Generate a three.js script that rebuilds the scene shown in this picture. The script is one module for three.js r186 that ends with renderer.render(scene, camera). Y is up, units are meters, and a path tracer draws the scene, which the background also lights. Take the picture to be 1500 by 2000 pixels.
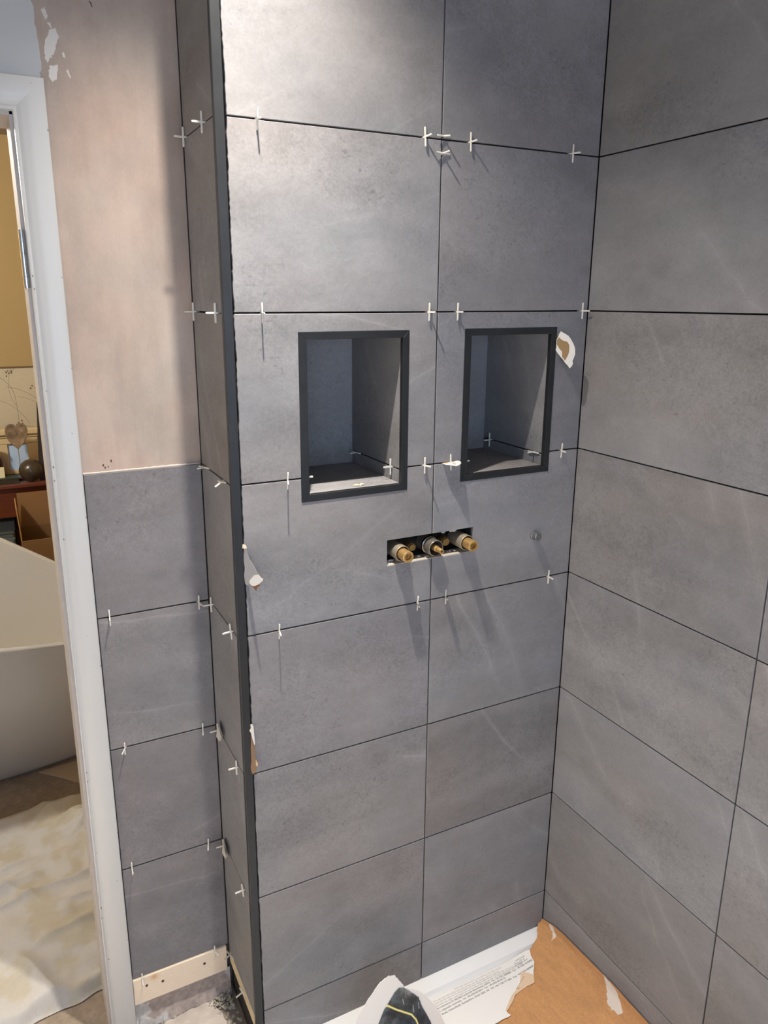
import * as THREE from 'three';
import { mergeGeometries, toCreasedNormals } from 'three/addons/utils/BufferGeometryUtils.js';
import { RoundedBoxGeometry } from 'three/addons/geometries/RoundedBoxGeometry.js';
import { RectAreaLightUniformsLib } from 'three/addons/lights/RectAreaLightUniformsLib.js';

// ---------------------------------------------------------------- camera, sky, exposure
const scene = new THREE.Scene();
const camera = new THREE.PerspectiveCamera(2 * Math.atan(1000 / 1451.65) * 180 / Math.PI, 0.75, 0.05, 30);
camera.position.set(-0.3782, 1.6836, 1.2725);
camera.rotation.set(-0.2566, -0.4635, 0.0018, 'YXZ');
camera.setViewOffset(1500, 2000, 30.83, 34.75, 1500, 2000);
scene.add(camera);
const renderer = new THREE.WebGLRenderer({ antialias: true });
renderer.toneMapping = THREE.LinearToneMapping;
renderer.toneMappingExposure = 1.0;
renderer.shadowMap.enabled = true;
RectAreaLightUniformsLib.init();
scene.background = new THREE.Color(0.62, 0.86, 1.25).multiplyScalar(3.25);

const LAMP = new THREE.Vector3(0.022, 2.48, 0.232);   // recessed lamp close to the niche wall
const LAMP_COLOR = new THREE.Color(1.0, 0.93, 0.85), FILL_COLOR = new THREE.Color(0.95, 1.0, 1.05);
const LAMP_NARROW = 7.6, LAMP_WIDE = 7.7;              // candela of beam and of spill
const SHOWER_FILL = 4, FLOOR_FILL = 97, FAR_LAMP = 6.2;  // first two are fill lamps added for brightness; last is the pendant

// ---------------------------------------------------------------- levels
const T = 0.003, H = T / 2;                              // joint width
const LV = [2.2716, 1.9686, 1.66, 1.3569, 1.0581, 0.7559, 0.4536, 0.15];
const W = 0.79, V = 0.4085, RZ = 0.4962, D = -0.2113, RT = -0.0179, CEIL = 2.5;

// ---------------------------------------------------------------- random, noise, textures
function rng(seed) { let s = seed >>> 0; return () => { s = (s + 0x6d2b79f5) | 0; let t = Math.imul(s ^ (s >>> 15), 1 | s); t = (t + Math.imul(t ^ (t >>> 7), 61 | t)) ^ t; return ((t ^ (t >>> 14)) >>> 0) / 4294967296; }; }
function lattice(n, seed) { const r = rng(seed), a = new Float32Array(n * n); for (let i = 0; i < a.length; i++) a[i] = r() * 2 - 1; return a; }
const lats = new Map();
function vn(u, v, px, py, seed) {                       // value noise, periodic over 0..1
  const key = seed; let L = lats.get(key); if (!L) { L = lattice(512, seed); lats.set(key, L); }
  let x = u * px, y = v * py; const xi = Math.floor(x), yi = Math.floor(y); x -= xi; y -= yi;
  x = x * x * (3 - 2 * x); y = y * y * (3 - 2 * y);
  const a = ((xi % px) + px) % px & 511, b = ((xi + 1) % px + px) % px & 511, c = (((yi % py) + py) % py & 511) * 512, d = (((yi + 1) % py + py) % py & 511) * 512;
  return (L[c + a] * (1 - x) + L[c + b] * x) * (1 - y) + (L[d + a] * (1 - x) + L[d + b] * x) * y;
}
function fbm(u, v, px, py, oct, seed) { let s = 0, a = 0.5; for (let o = 0; o < oct; o++) { s += a * vn(u, v, px << o, py << o, seed + o); a *= 0.55; } return s; }
const clamp = (x, a = 0, b = 1) => Math.min(b, Math.max(a, x));
const sst = (a, b, x) => { const t = clamp((x - a) / (b - a)); return t * t * (3 - 2 * t); };
function dataTex(w, h, f, srgb = true) {
  const d = new Uint8Array(w * h * 4);
  for (let j = 0; j < h; j++) for (let i = 0; i < w; i++) { const c = f((i + 0.5) / w, (j + 0.5) / h), k = (j * w + i) * 4; d[k] = clamp(c[0], 0, 255); d[k + 1] = clamp(c[1], 0, 255); d[k + 2] = clamp(c[2], 0, 255); d[k + 3] = 255; }
  const t = new THREE.DataTexture(d, w, h, THREE.RGBAFormat); t.wrapS = t.wrapT = THREE.RepeatWrapping; t.magFilter = THREE.LinearFilter; t.minFilter = THREE.LinearMipmapLinearFilter; t.generateMipmaps = true;
  if (srgb) t.colorSpace = THREE.SRGBColorSpace; t.needsUpdate = true; return t;
}
function canvasTex(w, h, draw) {
  const c = document.createElement('canvas'); c.width = w; c.height = h; draw(c.getContext('2d'), w, h);
  const t = new THREE.CanvasTexture(c); t.colorSpace = THREE.SRGBColorSpace; t.wrapS = t.wrapT = THREE.RepeatWrapping; return t;
}
const std = (o) => new THREE.MeshStandardMaterial({ roughness: 0.7, ...o });
const phys = (o) => new THREE.MeshPhysicalMaterial({ roughness: 0.6, ...o });

// stone-effect porcelain: 1.2 m square of print, two prints
const STONE = 1.2;
function stone(seed, veinTurn, pale = 1) {
  const r = rng(seed * 7 + 3), veins = [];
  for (let i = 0; i < 13; i++) veins.push([r(), r(), veinTurn + (r() - 0.5) * 0.9, 0.12 + r() * 0.3, 0.0007 + r() * 0.0016, 0.4 + r() * 0.6]);
  return dataTex(1536, 1536, (u, v) => {
    const w = fbm(u, v, 3, 4, 3, seed) * 0.05;
    const big = fbm(u, v, 4, 5, 4, seed + 10), strata = fbm(u + w * 0.6, v + w, 2, 16, 4, seed + 20), mid = fbm(u, v, 24, 28, 3, seed + 30), speck = fbm(u, v, 190, 200, 1, seed + 41) + 1.1 * vn(u, v, 440, 460, seed + 45) + 0.8 * (r() - 0.5) + 0.8 * fbm(u, v, 96, 104, 2, seed + 43);
    const rough = sst(0.0, 0.35, fbm(u, v, 5, 6, 3, seed + 50));
    let g = 1 + 0.075 * big + 0.085 * strata + 0.05 * mid + speck * (0.022 + 0.02 * rough);
    const pit = fbm(u, v, 130, 170, 2, seed + 60); if (pit > 0.42) g -= 0.10 * sst(0.42, 0.6, pit) * (0.3 + 0.7 * rough);
    for (const [x, y, a, len, wd, str] of veins) {
      let dx = u - x, dy = v - y; dx -= Math.round(dx); dy -= Math.round(dy);
      const ca = Math.cos(a), sa = Math.sin(a), s = dx * ca + dy * sa; let n = -dx * sa + dy * ca;
      if (Math.abs(s) > len || Math.abs(n) > 0.05) continue;
      n += 0.012 * vn(s * 0.5 + 0.5, x, 12, 7, seed + 70) + 0.004 * vn(s * 0.5 + 0.5, y, 60, 7, seed + 71);
      const fade = 1 - (s / len) ** 2, on = sst(-0.3, 0.3, vn(s * 0.5 + 0.5, y + x, 18, 5, seed + 72));
      g += str * fade * on * (0.085 * Math.exp(-((n / wd) ** 2)) + 0.045 * pale * Math.exp(-((n / (wd * 6)) ** 2)));
    }
    const hue = fbm(u, v, 3, 5, 3, seed + 80) * 5;
    return [139 * g + hue, 137 * g, 137 * g - hue * 0.8];
  });
}
const stoneA = stone(11, 0.12), stoneB = stone(57, -1.05, 1.9);
const stoneBump = dataTex(1024, 1024, (u, v) => { const a = 128 + 60 * fbm(u, v, 200, 200, 2, 5) + 40 * fbm(u, v, 60, 70, 2, 8); return [a, a, a]; }, false);
const TILE = [];
for (const [map, tint] of [[stoneA, 0xffffff], [stoneA, 0xf4f4f6], [stoneB, 0xffffff], [stoneB, 0xf6f4f2], [stoneA, 0xe9e7e8], [stoneA, 0xe4e3e6]]) TILE.push(phys({ map, color: tint, roughness: 0.62, bumpMap: stoneBump, bumpScale: 0.0005, specularIntensity: 0.6 }));  // last tints dim the door-wall tiles, less light put into their colour

const fleck = dataTex(512, 512, (u, v) => { const a = 235 + 26 * fbm(u, v, 40, 40, 4, 91); return [a, a, a]; });
const M = {
  adhesive: std({ color: 0x2a2420, roughness: 0.95 }),
  board: std({ color: 0x6a655f, roughness: 0.95 }),
  white: std({ color: 0xd8d6d2, roughness: 0.55 }),
  gloss: phys({ color: 0xd9d6cf, roughness: 0.38, clearcoat: 0.25, clearcoatRoughness: 0.3 }),
  ceiling: std({ color: 0xa39586, roughness: 0.9 }),  // ceiling colour darkened to cut bounced light
  trim: phys({ color: 0x303234, roughness: 0.45, metalness: 0.2, map: fleck }),
  nicheTrim: phys({ color: 0x2d2f31, roughness: 0.42, metalness: 0.2, map: fleck }),
  spacer: phys({ color: 0xdcd8cc, roughness: 0.45 }),
  chrome: phys({ color: 0xd2d0cc, roughness: 0.16, metalness: 1 }),
  steel: phys({ color: 0xb5aa96, roughness: 0.48, metalness: 0.6 }),
  brass: phys({ color: 0xd9b172, roughness: 0.38, metalness: 0.7 }),
  brassDull: phys({ color: 0x9a7c4a, roughness: 0.48, metalness: 0.6 }),
  dark: std({ color: 0x131313, roughness: 0.8 }),
  paper: std({ color: 0xdcd7cf, roughness: 0.9 }),
  paperEdge: std({ color: 0xd9b58a, roughness: 0.95 }),
  card: std({ color: 0xb4824f, roughness: 0.95 }),
  lamp: std({ color: 0xffffff, emissive: 0xfff0dc, emissiveIntensity: 6 }),
  tray: phys({ color: 0xe6e5e3, roughness: 0.3, clearcoat: 0.4, clearcoatRoughness: 0.15 }),
};

// ---------------------------------------------------------------- building helpers
const taken = new Map();
function numbered(n) { const k = taken.get(n) || 0; taken.set(n, k + 1); return k ? n + '_' + String(k).padStart(3, '0') : n; }
function meshOf(name, geo, mat, parent = scene) {
  const g = Array.isArray(geo) ? mergeGeometries(geo.map((q) => { const n = q.index ? q.toNonIndexed() : q; for (const k of Object.keys(n.attributes)) if (!['position', 'normal', 'uv'].includes(k)) n.deleteAttribute(k); return n; })) : geo;
  const m = new THREE.Mesh(g, mat); m.name = parent === scene ? numbered(name) : name; m.castShadow = m.receiveShadow = true; parent.add(m); return m;
}
function tag(o, label, category, group, kind) { o.userData.label = label; o.userData.category = category; if (group) o.userData.group = group; if (kind) o.userData.kind = kind; return o; }
function struct(o, label) { o.userData.kind = 'structure'; if (label) o.userData.label = label; return o; }
function group(name, at = [0, 0, 0], parent = scene) { const g = new THREE.Group(); g.name = parent === scene ? numbered(name) : name; g.position.set(...at); parent.add(g); return g; }
const box = (x0, x1, y0, y1, z0, z1) => { const g = new THREE.BoxGeometry(x1 - x0, y1 - y0, z1 - z0); g.translate((x0 + x1) / 2, (y0 + y1) / 2, (z0 + z1) / 2); return uvMetres(g); };
function uvMetres(g) {                                   // box uv in metres
  const p = g.attributes.position, n = g.attributes.normal, uv = g.attributes.uv;
  for (let i = 0; i < p.count; i++) { const ax = Math.abs(n.getX(i)), ay = Math.abs(n.getY(i)), az = Math.abs(n.getZ(i)); if (ax > ay && ax > az) uv.setXY(i, p.getZ(i), p.getY(i)); else if (ay > az) uv.setXY(i, p.getX(i), p.getZ(i)); else uv.setXY(i, p.getX(i), p.getY(i)); }
  return g;
}
function rbox(x0, x1, y0, y1, z0, z1, r = 0.002, s = 2) { const g = new RoundedBoxGeometry(x1 - x0, y1 - y0, z1 - z0, s, r); g.translate((x0 + x1) / 2, (y0 + y1) / 2, (z0 + z1) / 2); return g; }
function cyl(r0, r1, h, seg = 32, open = false) { return new THREE.CylinderGeometry(r0, r1, h, seg, 1, open); }
function shapeOf(pts, holes = []) { const s = new THREE.Shape(pts.map((p) => new THREE.Vector2(p[0], p[1]))); for (const h of holes) s.holes.push(new THREE.Path(h.map((p) => new THREE.Vector2(p[0], p[1])))); return s; }
function slab(pts, t, b = 0.0007, holes = []) {         // polygon in x-y, its face at z = 0, thickness t behind it
  const g = new THREE.ExtrudeGeometry(shapeOf(pts, holes), { depth: t - 2 * b, bevelEnabled: b > 0, bevelThickness: b, bevelSize: b, bevelOffset: -b, bevelSegments: 1, steps: 1, curveSegments: 12 });
  g.translate(0, 0, -t + b); return g;
}
const FACE = { z: (m, x) => m.makeTranslation(0, 0, x), x: (m, x) => m.makeRotationY(-Math.PI / 2).setPosition(x, 0, 0), X: (m, x) => m.makeRotationY(Math.PI / 2).setPosition(x, 0, 0), y: (m, x) => m.makeRotationX(-Math.PI / 2).setPosition(0, x, 0), Y: (m, x) => m.makeRotationX(Math.PI / 2).setPosition(0, x, 0) };
const tr = rng(2024); let tileCount = 0;
function tile(parent, pts, face, at, kind = 0, t = 0.009) {
  const g = slab(pts, t), uv = g.attributes.uv, du = tr(), dv = tr(), flip = tr() > 0.5 ? -1 : 1;
  for (let i = 0; i < uv.count; i++) uv.setXY(i, flip * uv.getX(i) / STONE + du, flip * uv.getY(i) / STONE + dv);
  g.applyMatrix4(FACE[face](new THREE.Matrix4(), at));
  // a few tenths of a millimetre of unevenness between neighbours
  const k = (tr() - 0.5) * 0.0006; g.translate(face === 'z' ? 0 : face === 'x' || face === 'X' ? k : 0, face === 'y' ? k : 0, face === 'z' ? k : 0);
  tileCount++;
  return meshOf('tile', g, TILE[kind + (tr() > 0.5 ? 1 : 0)], parent);
}
const R4 = (x0, x1, y0, y1) => [[x0, y0], [x1, y0], [x1, y1], [x0, y1]];
// a torn or bent sheet: polygon given in 3-D, extruded by t along n, edges ragged
function torn(pts, n, t) {
  const N = new THREE.Vector3(...n).normalize(), P = pts.map((p) => new THREE.Vector3(...p)), o = P[0].clone();
  const U = new THREE.Vector3().subVectors(P[Math.floor(P.length / 2)], o).normalize(); U.addScaledVector(N, -U.dot(N)).normalize(); const Vv = new THREE.Vector3().crossVectors(N, U);
  const flat = P.map((p) => { const d = p.clone().sub(o); return new THREE.Vector2(d.dot(U), d.dot(Vv)); });
  const off = P.map((p) => p.clone().sub(o).dot(N));
  const pos = [], nor = [];
  const tri = THREE.ShapeUtils.triangulateShape(THREE.ShapeUtils.isClockWise(flat) ? (flat.reverse(), P.reverse(), flat) : flat, []);
  const back = P.map((p) => p.clone().addScaledVector(N, -t));
  const push = (a, b, c) => pos.push(a.x, a.y, a.z, b.x, b.y, b.z, c.x, c.y, c.z);
  for (const [a, b, c] of tri) { push(P[a], P[b], P[c]); push(back[a], back[c], back[b]); }
  for (let i = 0; i < P.length; i++) { const j = (i + 1) % P.length; push(P[i], back[i], back[j]); push(P[i], back[j], P[j]); }
  const g = new THREE.BufferGeometry(); g.setAttribute('position', new THREE.Float32BufferAttribute(pos, 3)); g.computeVertexNormals();
  g.setAttribute('uv', new THREE.Float32BufferAttribute(new Float32Array(pos.length / 3 * 2), 2)); return g;
}
function gridSheet(nu, nv, f, uvf) {
  const pos = [], uv = [], idx = [];
  for (let j = 0; j <= nv; j++) for (let i = 0; i <= nu; i++) { const p = f(i / nu, j / nv); pos.push(...p); uv.push(...(uvf ? uvf(i / nu, j / nv, p) : [i / nu, j / nv])); }
  for (let j = 0; j < nv; j++) for (let i = 0; i < nu; i++) { const a = j * (nu + 1) + i, b = a + 1, c = a + nu + 1, d = c + 1; idx.push(a, b, d, a, d, c); }
  const g = new THREE.BufferGeometry(); g.setAttribute('position', new THREE.Float32BufferAttribute(pos, 3)); g.setAttribute('uv', new THREE.Float32BufferAttribute(uv, 2)); g.setIndex(idx); g.computeVertexNormals(); return g;
}

// ================================================================ THE SETTING
const X0 = -1.7, ZF = 2.0, ZD = -0.335, ZB = -3.3, X1 = 0.45;   // room ends: left, front, back of the door wall, far wall, far right wall

// floor of both rooms
const floorTex = dataTex(1024, 1024, (u, v) => { const a = fbm(u, v, 6, 6, 5, 301), b = fbm(u, v, 60, 60, 3, 302), c = fbm(u, v, 200, 200, 1, 303); const g = 1 + 0.14 * a + 0.1 * b + 0.07 * c; return [158 * g, 142 * g, 124 * g]; });
{
  const g = group('floor'); struct(g, 'bare beige screed floor with plaster dust');
  const s = box(X0 - 0.1, W + 0.12, -0.1, 0, ZB - 0.1, ZF + 0.1);
  meshOf('screed', s, std({ map: floorTex, roughness: 0.95 }), g);
  // pale levelling patch in the corner beside the boxed wall, ragged edge, 6 mm thick
  const r = rng(77), pts = [];
  const ring = [[-0.245, -0.192], [-0.2, -0.197], [-0.15, -0.2], [-0.1, -0.206], [-0.065, -0.203], [-0.052, -0.16], [-0.055, -0.1], [-0.05, -0.03], [-0.055, 0.08], [-0.16, 0.1], [-0.25, 0.09]];
  for (let i = 0; i < ring.length; i++) { const a = ring[i], b = ring[(i + 1) % ring.length]; for (let k = 0; k < 5; k++) pts.push([a[0] + (b[0] - a[0]) * k / 5 + (r() - 0.5) * 0.008, -(a[1] + (b[1] - a[1]) * k / 5 + (r() - 0.5) * 0.008)]); }
  const pg = slab(pts, 0.006, 0.0015); pg.rotateX(-Math.PI / 2); pg.translate(0, 0.006, 0);
  meshOf('levelling_patch', pg, std({ color: 0xd6cabd, map: fleck, roughness: 0.95 }), g).userData.label = 'pale levelling compound patch';
}
{
  const g = group('ceiling'); struct(g, 'ceiling coloured dull brown to cut bounced light');
  const s = shapeOf(R4(X0 - 0.1, W + 0.12, -ZF - 0.1, -ZB + 0.1)); for (const [lx, lz] of [[LAMP.x, LAMP.z], [-0.62, 1.3], [-1.15, 0.62], [0.42, 0.86]]) { const h = new THREE.Path(); h.absarc(lx, -lz, 0.04, 0, Math.PI * 2, true); s.holes.push(h); }
  const e = new THREE.ExtrudeGeometry(s, { depth: 0.1, bevelEnabled: false, curveSegments: 32 }); e.rotateX(-Math.PI / 2); e.translate(0, CEIL, 0);
  meshOf('dulled_ceiling', e, M.ceiling, g);
}

// ---------------------------------------------------------------- niche wall
const NL = { x0: 0.117, x1: 0.3455, y0: 1.310, y1: 1.626 }, NR = { x0: 0.474, x1: 0.7072, y0: 1.3125, y1: 1.6265 };
const SLOT = { x0: 0.3015, x1: 0.5115, y0: 1.152, y1: 1.2075 };
const NT = 0.0135, ND = -0.232;
const wallBack = group('wall_back'); struct(wallBack, 'boxed-out shower wall of grey stone-effect tiles with two niches');
{
  const hole = (n) => R4(n.x0, n.x1, n.y0, n.y1);
  const e = new THREE.ExtrudeGeometry(shapeOf(R4(RT + 0.009, W + 0.1, 0, CEIL), [hole(NL), hole(NR), hole(SLOT)]), { depth: 0.32, bevelEnabled: false });
  e.translate(0, 0, -0.332 ); e.translate(0, 0, 0.0); meshOf('backing', e, M.adhesive, wallBack);
  meshOf('niche_backing', [box(NL.x0 - 0.01, NL.x1 + 0.01, NL.y0 - 0.01, NL.y1 + 0.01, -0.334, -0.33), box(NR.x0 - 0.01, NR.x1 + 0.01, NR.y0 - 0.01, NR.y1 + 0.01, -0.334, -0.33), box(SLOT.x0 - 0.01, SLOT.x1 + 0.01, SLOT.y0 - 0.01, SLOT.y1 + 0.01, -0.334, -0.33), box(SLOT.x0, SLOT.x1, SLOT.y0, SLOT.y1, -0.2, -0.075)], M.dark, wallBack);
  // tile rows; the left edge beside the corner trim is a rough cut
  const r = rng(5);
  const cut = (y0, y1) => { const a = [], n = Math.max(3, Math.round(Math.abs(y1 - y0) / 0.006)); let w = 0; for (let i = 0; i <= n; i++) { w = w * 0.6 + (r() - 0.5) * 0.0016; const y = y0 + (y1 - y0) * i / n, wide = sst(2.0, 2.2, y) * -0.0012 + 0.0016 * Math.exp(-(((y - 1.985) / 0.03) ** 2)); a.push([0.0016 + (i > 0 && i < n ? w : 0) + wide, y]); } return a; };
  const rows = [[LV[0] + H, CEIL - 0.002], ...LV.slice(0, -1).map((y, i) => [LV[i + 1] + H, y - H]), [0.0402, LV[7] - H]];
  rows.forEach(([y0, y1], k) => {
    const xr = W - 0.002, xv0 = V - H, xv1 = V + H;
    let L = [[xv0, y0], [xv0, y1]], Rr = [[xv1, y0], [xr, y0], [xr, y1], [xv1, y1]];
    if (k === 3) {                                         // the row above the joint that crosses the niches
      L = [[NL.x0, y0], [NL.x0, NL.y1], [NL.x1, NL.y1], [NL.x1, y0], [xv0, y0], [xv0, y1]];
      Rr = [[xv1, y0], [NR.x0, y0], [NR.x0, NR.y1], [NR.x1, NR.y1], [NR.x1, y0], [xr, y0], [xr, y1], [xv1, y1]];
    }
    if (k === 4) {
      L = [[xv0, y0], [xv0, SLOT.y0], [SLOT.x0, SLOT.y0], [SLOT.x0, SLOT.y1], [xv0, SLOT.y1], [xv0, y1], [NL.x1, y1], [NL.x1, NL.y0], [NL.x0, NL.y0], [NL.x0, y1]];
      const px = 0.676, py = 1.163, hole = []; for (let i = 0; i < 24; i++) { const a = -i / 24 * Math.PI * 2; hole.push([px + Math.cos(a) * 0.0155, py + Math.sin(a) * 0.0155]); }
      Rr = [[xv1, y0], [xr, y0], [xr, y1], [NR.x1, y1], [NR.x1, NR.y0], [NR.x0, NR.y0], [NR.x0, y1], [xv1, y1], [xv1, SLOT.y1], [SLOT.x1, SLOT.y1], [SLOT.x1, SLOT.y0], [xv1, SLOT.y0]];
      Rr.hole = hole;
    }
    const left = cut(y1, y0);                              // down the left edge
    if (k === 3) tile(wallBack, [...left, ...L], 'z', 0, 0); else if (k === 4) tile(wallBack, [...left, ...L], 'z', 0, 0); else tile(wallBack, [...left, ...L], 'z', 0, 0);
    tile(wallBack, Rr, 'z', 0, k > 4 ? 2 : 0);
  });
  // niche linings
  for (const [n, jointed] of [[NL, true], [NR, true]]) {
    const g = group('niche', [0, 0, 0], wallBack), x0 = n.x0 + NT + 0.001, x1 = n.x1 - NT + 0.001, y0 = n.y0 + NT, y1 = n.y1 - NT;
    tile(g, R4(x0 - 0.006, x1 + 0.006, y0 - 0.006, y1 + 0.006), 'z', ND, 0);               // back
    tile(g, R4(ND, -0.010, LV[3] - 0.006 + H, y1 + 0.004), 'x', x1, 2);                     // right side, two pieces
    tile(g, R4(ND, -0.010, y0 - 0.003, LV[3] - 0.006 - H), 'x', x1, 2);
    tile(g, R4(0.010, -ND, LV[3] - 0.006 + H, y1 + 0.004), 'X', x0, 2);                     // left side
    tile(g, R4(0.010, -ND, y0 - 0.003, LV[3] - 0.006 - H), 'X', x0, 2);
    tile(g, R4(x0, x1, 0.010, -ND), 'y', y0, 0);                                            // floor
    tile(g, R4(x0, x1, ND, -0.010), 'Y', y1, 0);                                            // top
  }
}
// mitred niche frames
function nicheTrim(n, label) {
  const g = group('trim_' + n.id, [0, 0, 0]); struct(g, label);
  const { x0, x1, y0, y1 } = n, t = NT, tl = NT + 0.002;
  const bars = [[[x0, y1], [x0 + tl, y1 - t], [x1 - t, y1 - t], [x1, y1]], [[x0, y0], [x1, y0], [x1 - t, y0 + t], [x0 + tl, y0 + t]], [[x0, y0], [x0 + tl, y0 + t], [x0 + tl, y1 - t], [x0, y1]], [[x1, y0], [x1, y1], [x1 - t, y1 - t], [x1 - t, y0 + t]]];
  for (const b of bars) { const q = THREE.ShapeUtils.isClockWise(b.map((p) => new THREE.Vector2(...p))) ? b.slice().reverse() : b; const e = slab(q, 0.0112, 0.0004); e.translate(0, 0, 0.0012); meshOf('frame_bar', e, M.nicheTrim, g); }
}
NL.id = 2; NR.id = 3;
nicheTrim(NL, 'anthracite metal edge trim framing the left niche'); nicheTrim(NR, 'anthracite metal edge trim framing the right niche');

// corner trim of the boxed wall
{
  const prof = [[RT - 0.0002, -0.0105], [-0.0012, -0.0105], [-0.0012, -0.0004], [-0.0022, 0.0012], [RT + 0.0006, 0.0012], [RT - 0.0006, 0.0002]];
  const e = new THREE.ExtrudeGeometry(shapeOf(prof), { depth: CEIL - 0.01, bevelEnabled: false }); e.rotateX(-Math.PI / 2);
  // shape y maps to -z after the turn: mirror back
  const p = e.attributes.position; for (let i = 0; i < p.count; i++) p.setZ(i, -p.getZ(i));
  const ix = e.index; const q = e.toNonIndexed(); const a = q.attributes.position.array; for (let i = 0; i < a.length; i += 9) for (let k = 0; k < 3; k++) { const s = a[i + 3 + k]; a[i + 3 + k] = a[i + 6 + k]; a[i + 6 + k] = s; } q.computeVertexNormals();
  q.translate(0, 0.005, 0); struct(meshOf('trim_1', q, M.trim), 'anthracite metal trim down the outer corner of the boxed wall');
}

// side of the boxed wall (faces left)
const wallReturn = group('wall_return'); struct(wallReturn, 'narrow tiled side of the boxed-out wall');
{
  meshOf('backing', box(RT + 0.0085, RT + 0.03, 0, CEIL, D - 0.01, -0.013), M.adhesive, wallReturn);
  const rows = [[LV[0] + H, CEIL - 0.002], ...LV.slice(0, 6).map((y, i) => [LV[i + 1] + H, y - H]), [0.1345, LV[6] - H]];
  rows.forEach(([y0, y1]) => tile(wallReturn, R4(D + 0.0015, -0.0108, y0, y1), 'x', RT, 2));
}

// right wall
const wallRight = group('wall_right'); struct(wallRight, 'right shower wall of large grey stone-effect tiles');
{
  meshOf('backing', box(W + 0.0088, W + 0.12, 0, CEIL, -0.33, ZF), M.adhesive, wallRight);
  const rows = [[LV[0] + H, CEIL - 0.002], ...LV.slice(0, -1).map((y, i) => [LV[i + 1] + H, y - H]), [0.0402, LV[7] - H]];
  rows.forEach(([y0, y1]) => { tile(wallRight, R4(0.0005, RZ - H, y0, y1), 'x', W, 2); tile(wallRight, R4(RZ + H, RZ + 0.6, y0, y1), 'x', W, 2); tile(wallRight, R4(RZ + 0.603, RZ + 1.2, y0, y1), 'x', W, 2); });
  meshOf('plaster', box(W - 0.001, W + 0.0088, 0, CEIL, RZ + 1.203, ZF), std({ color: 0xcdb6a6, roughness: 0.95 }), wallRight);
}

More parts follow.
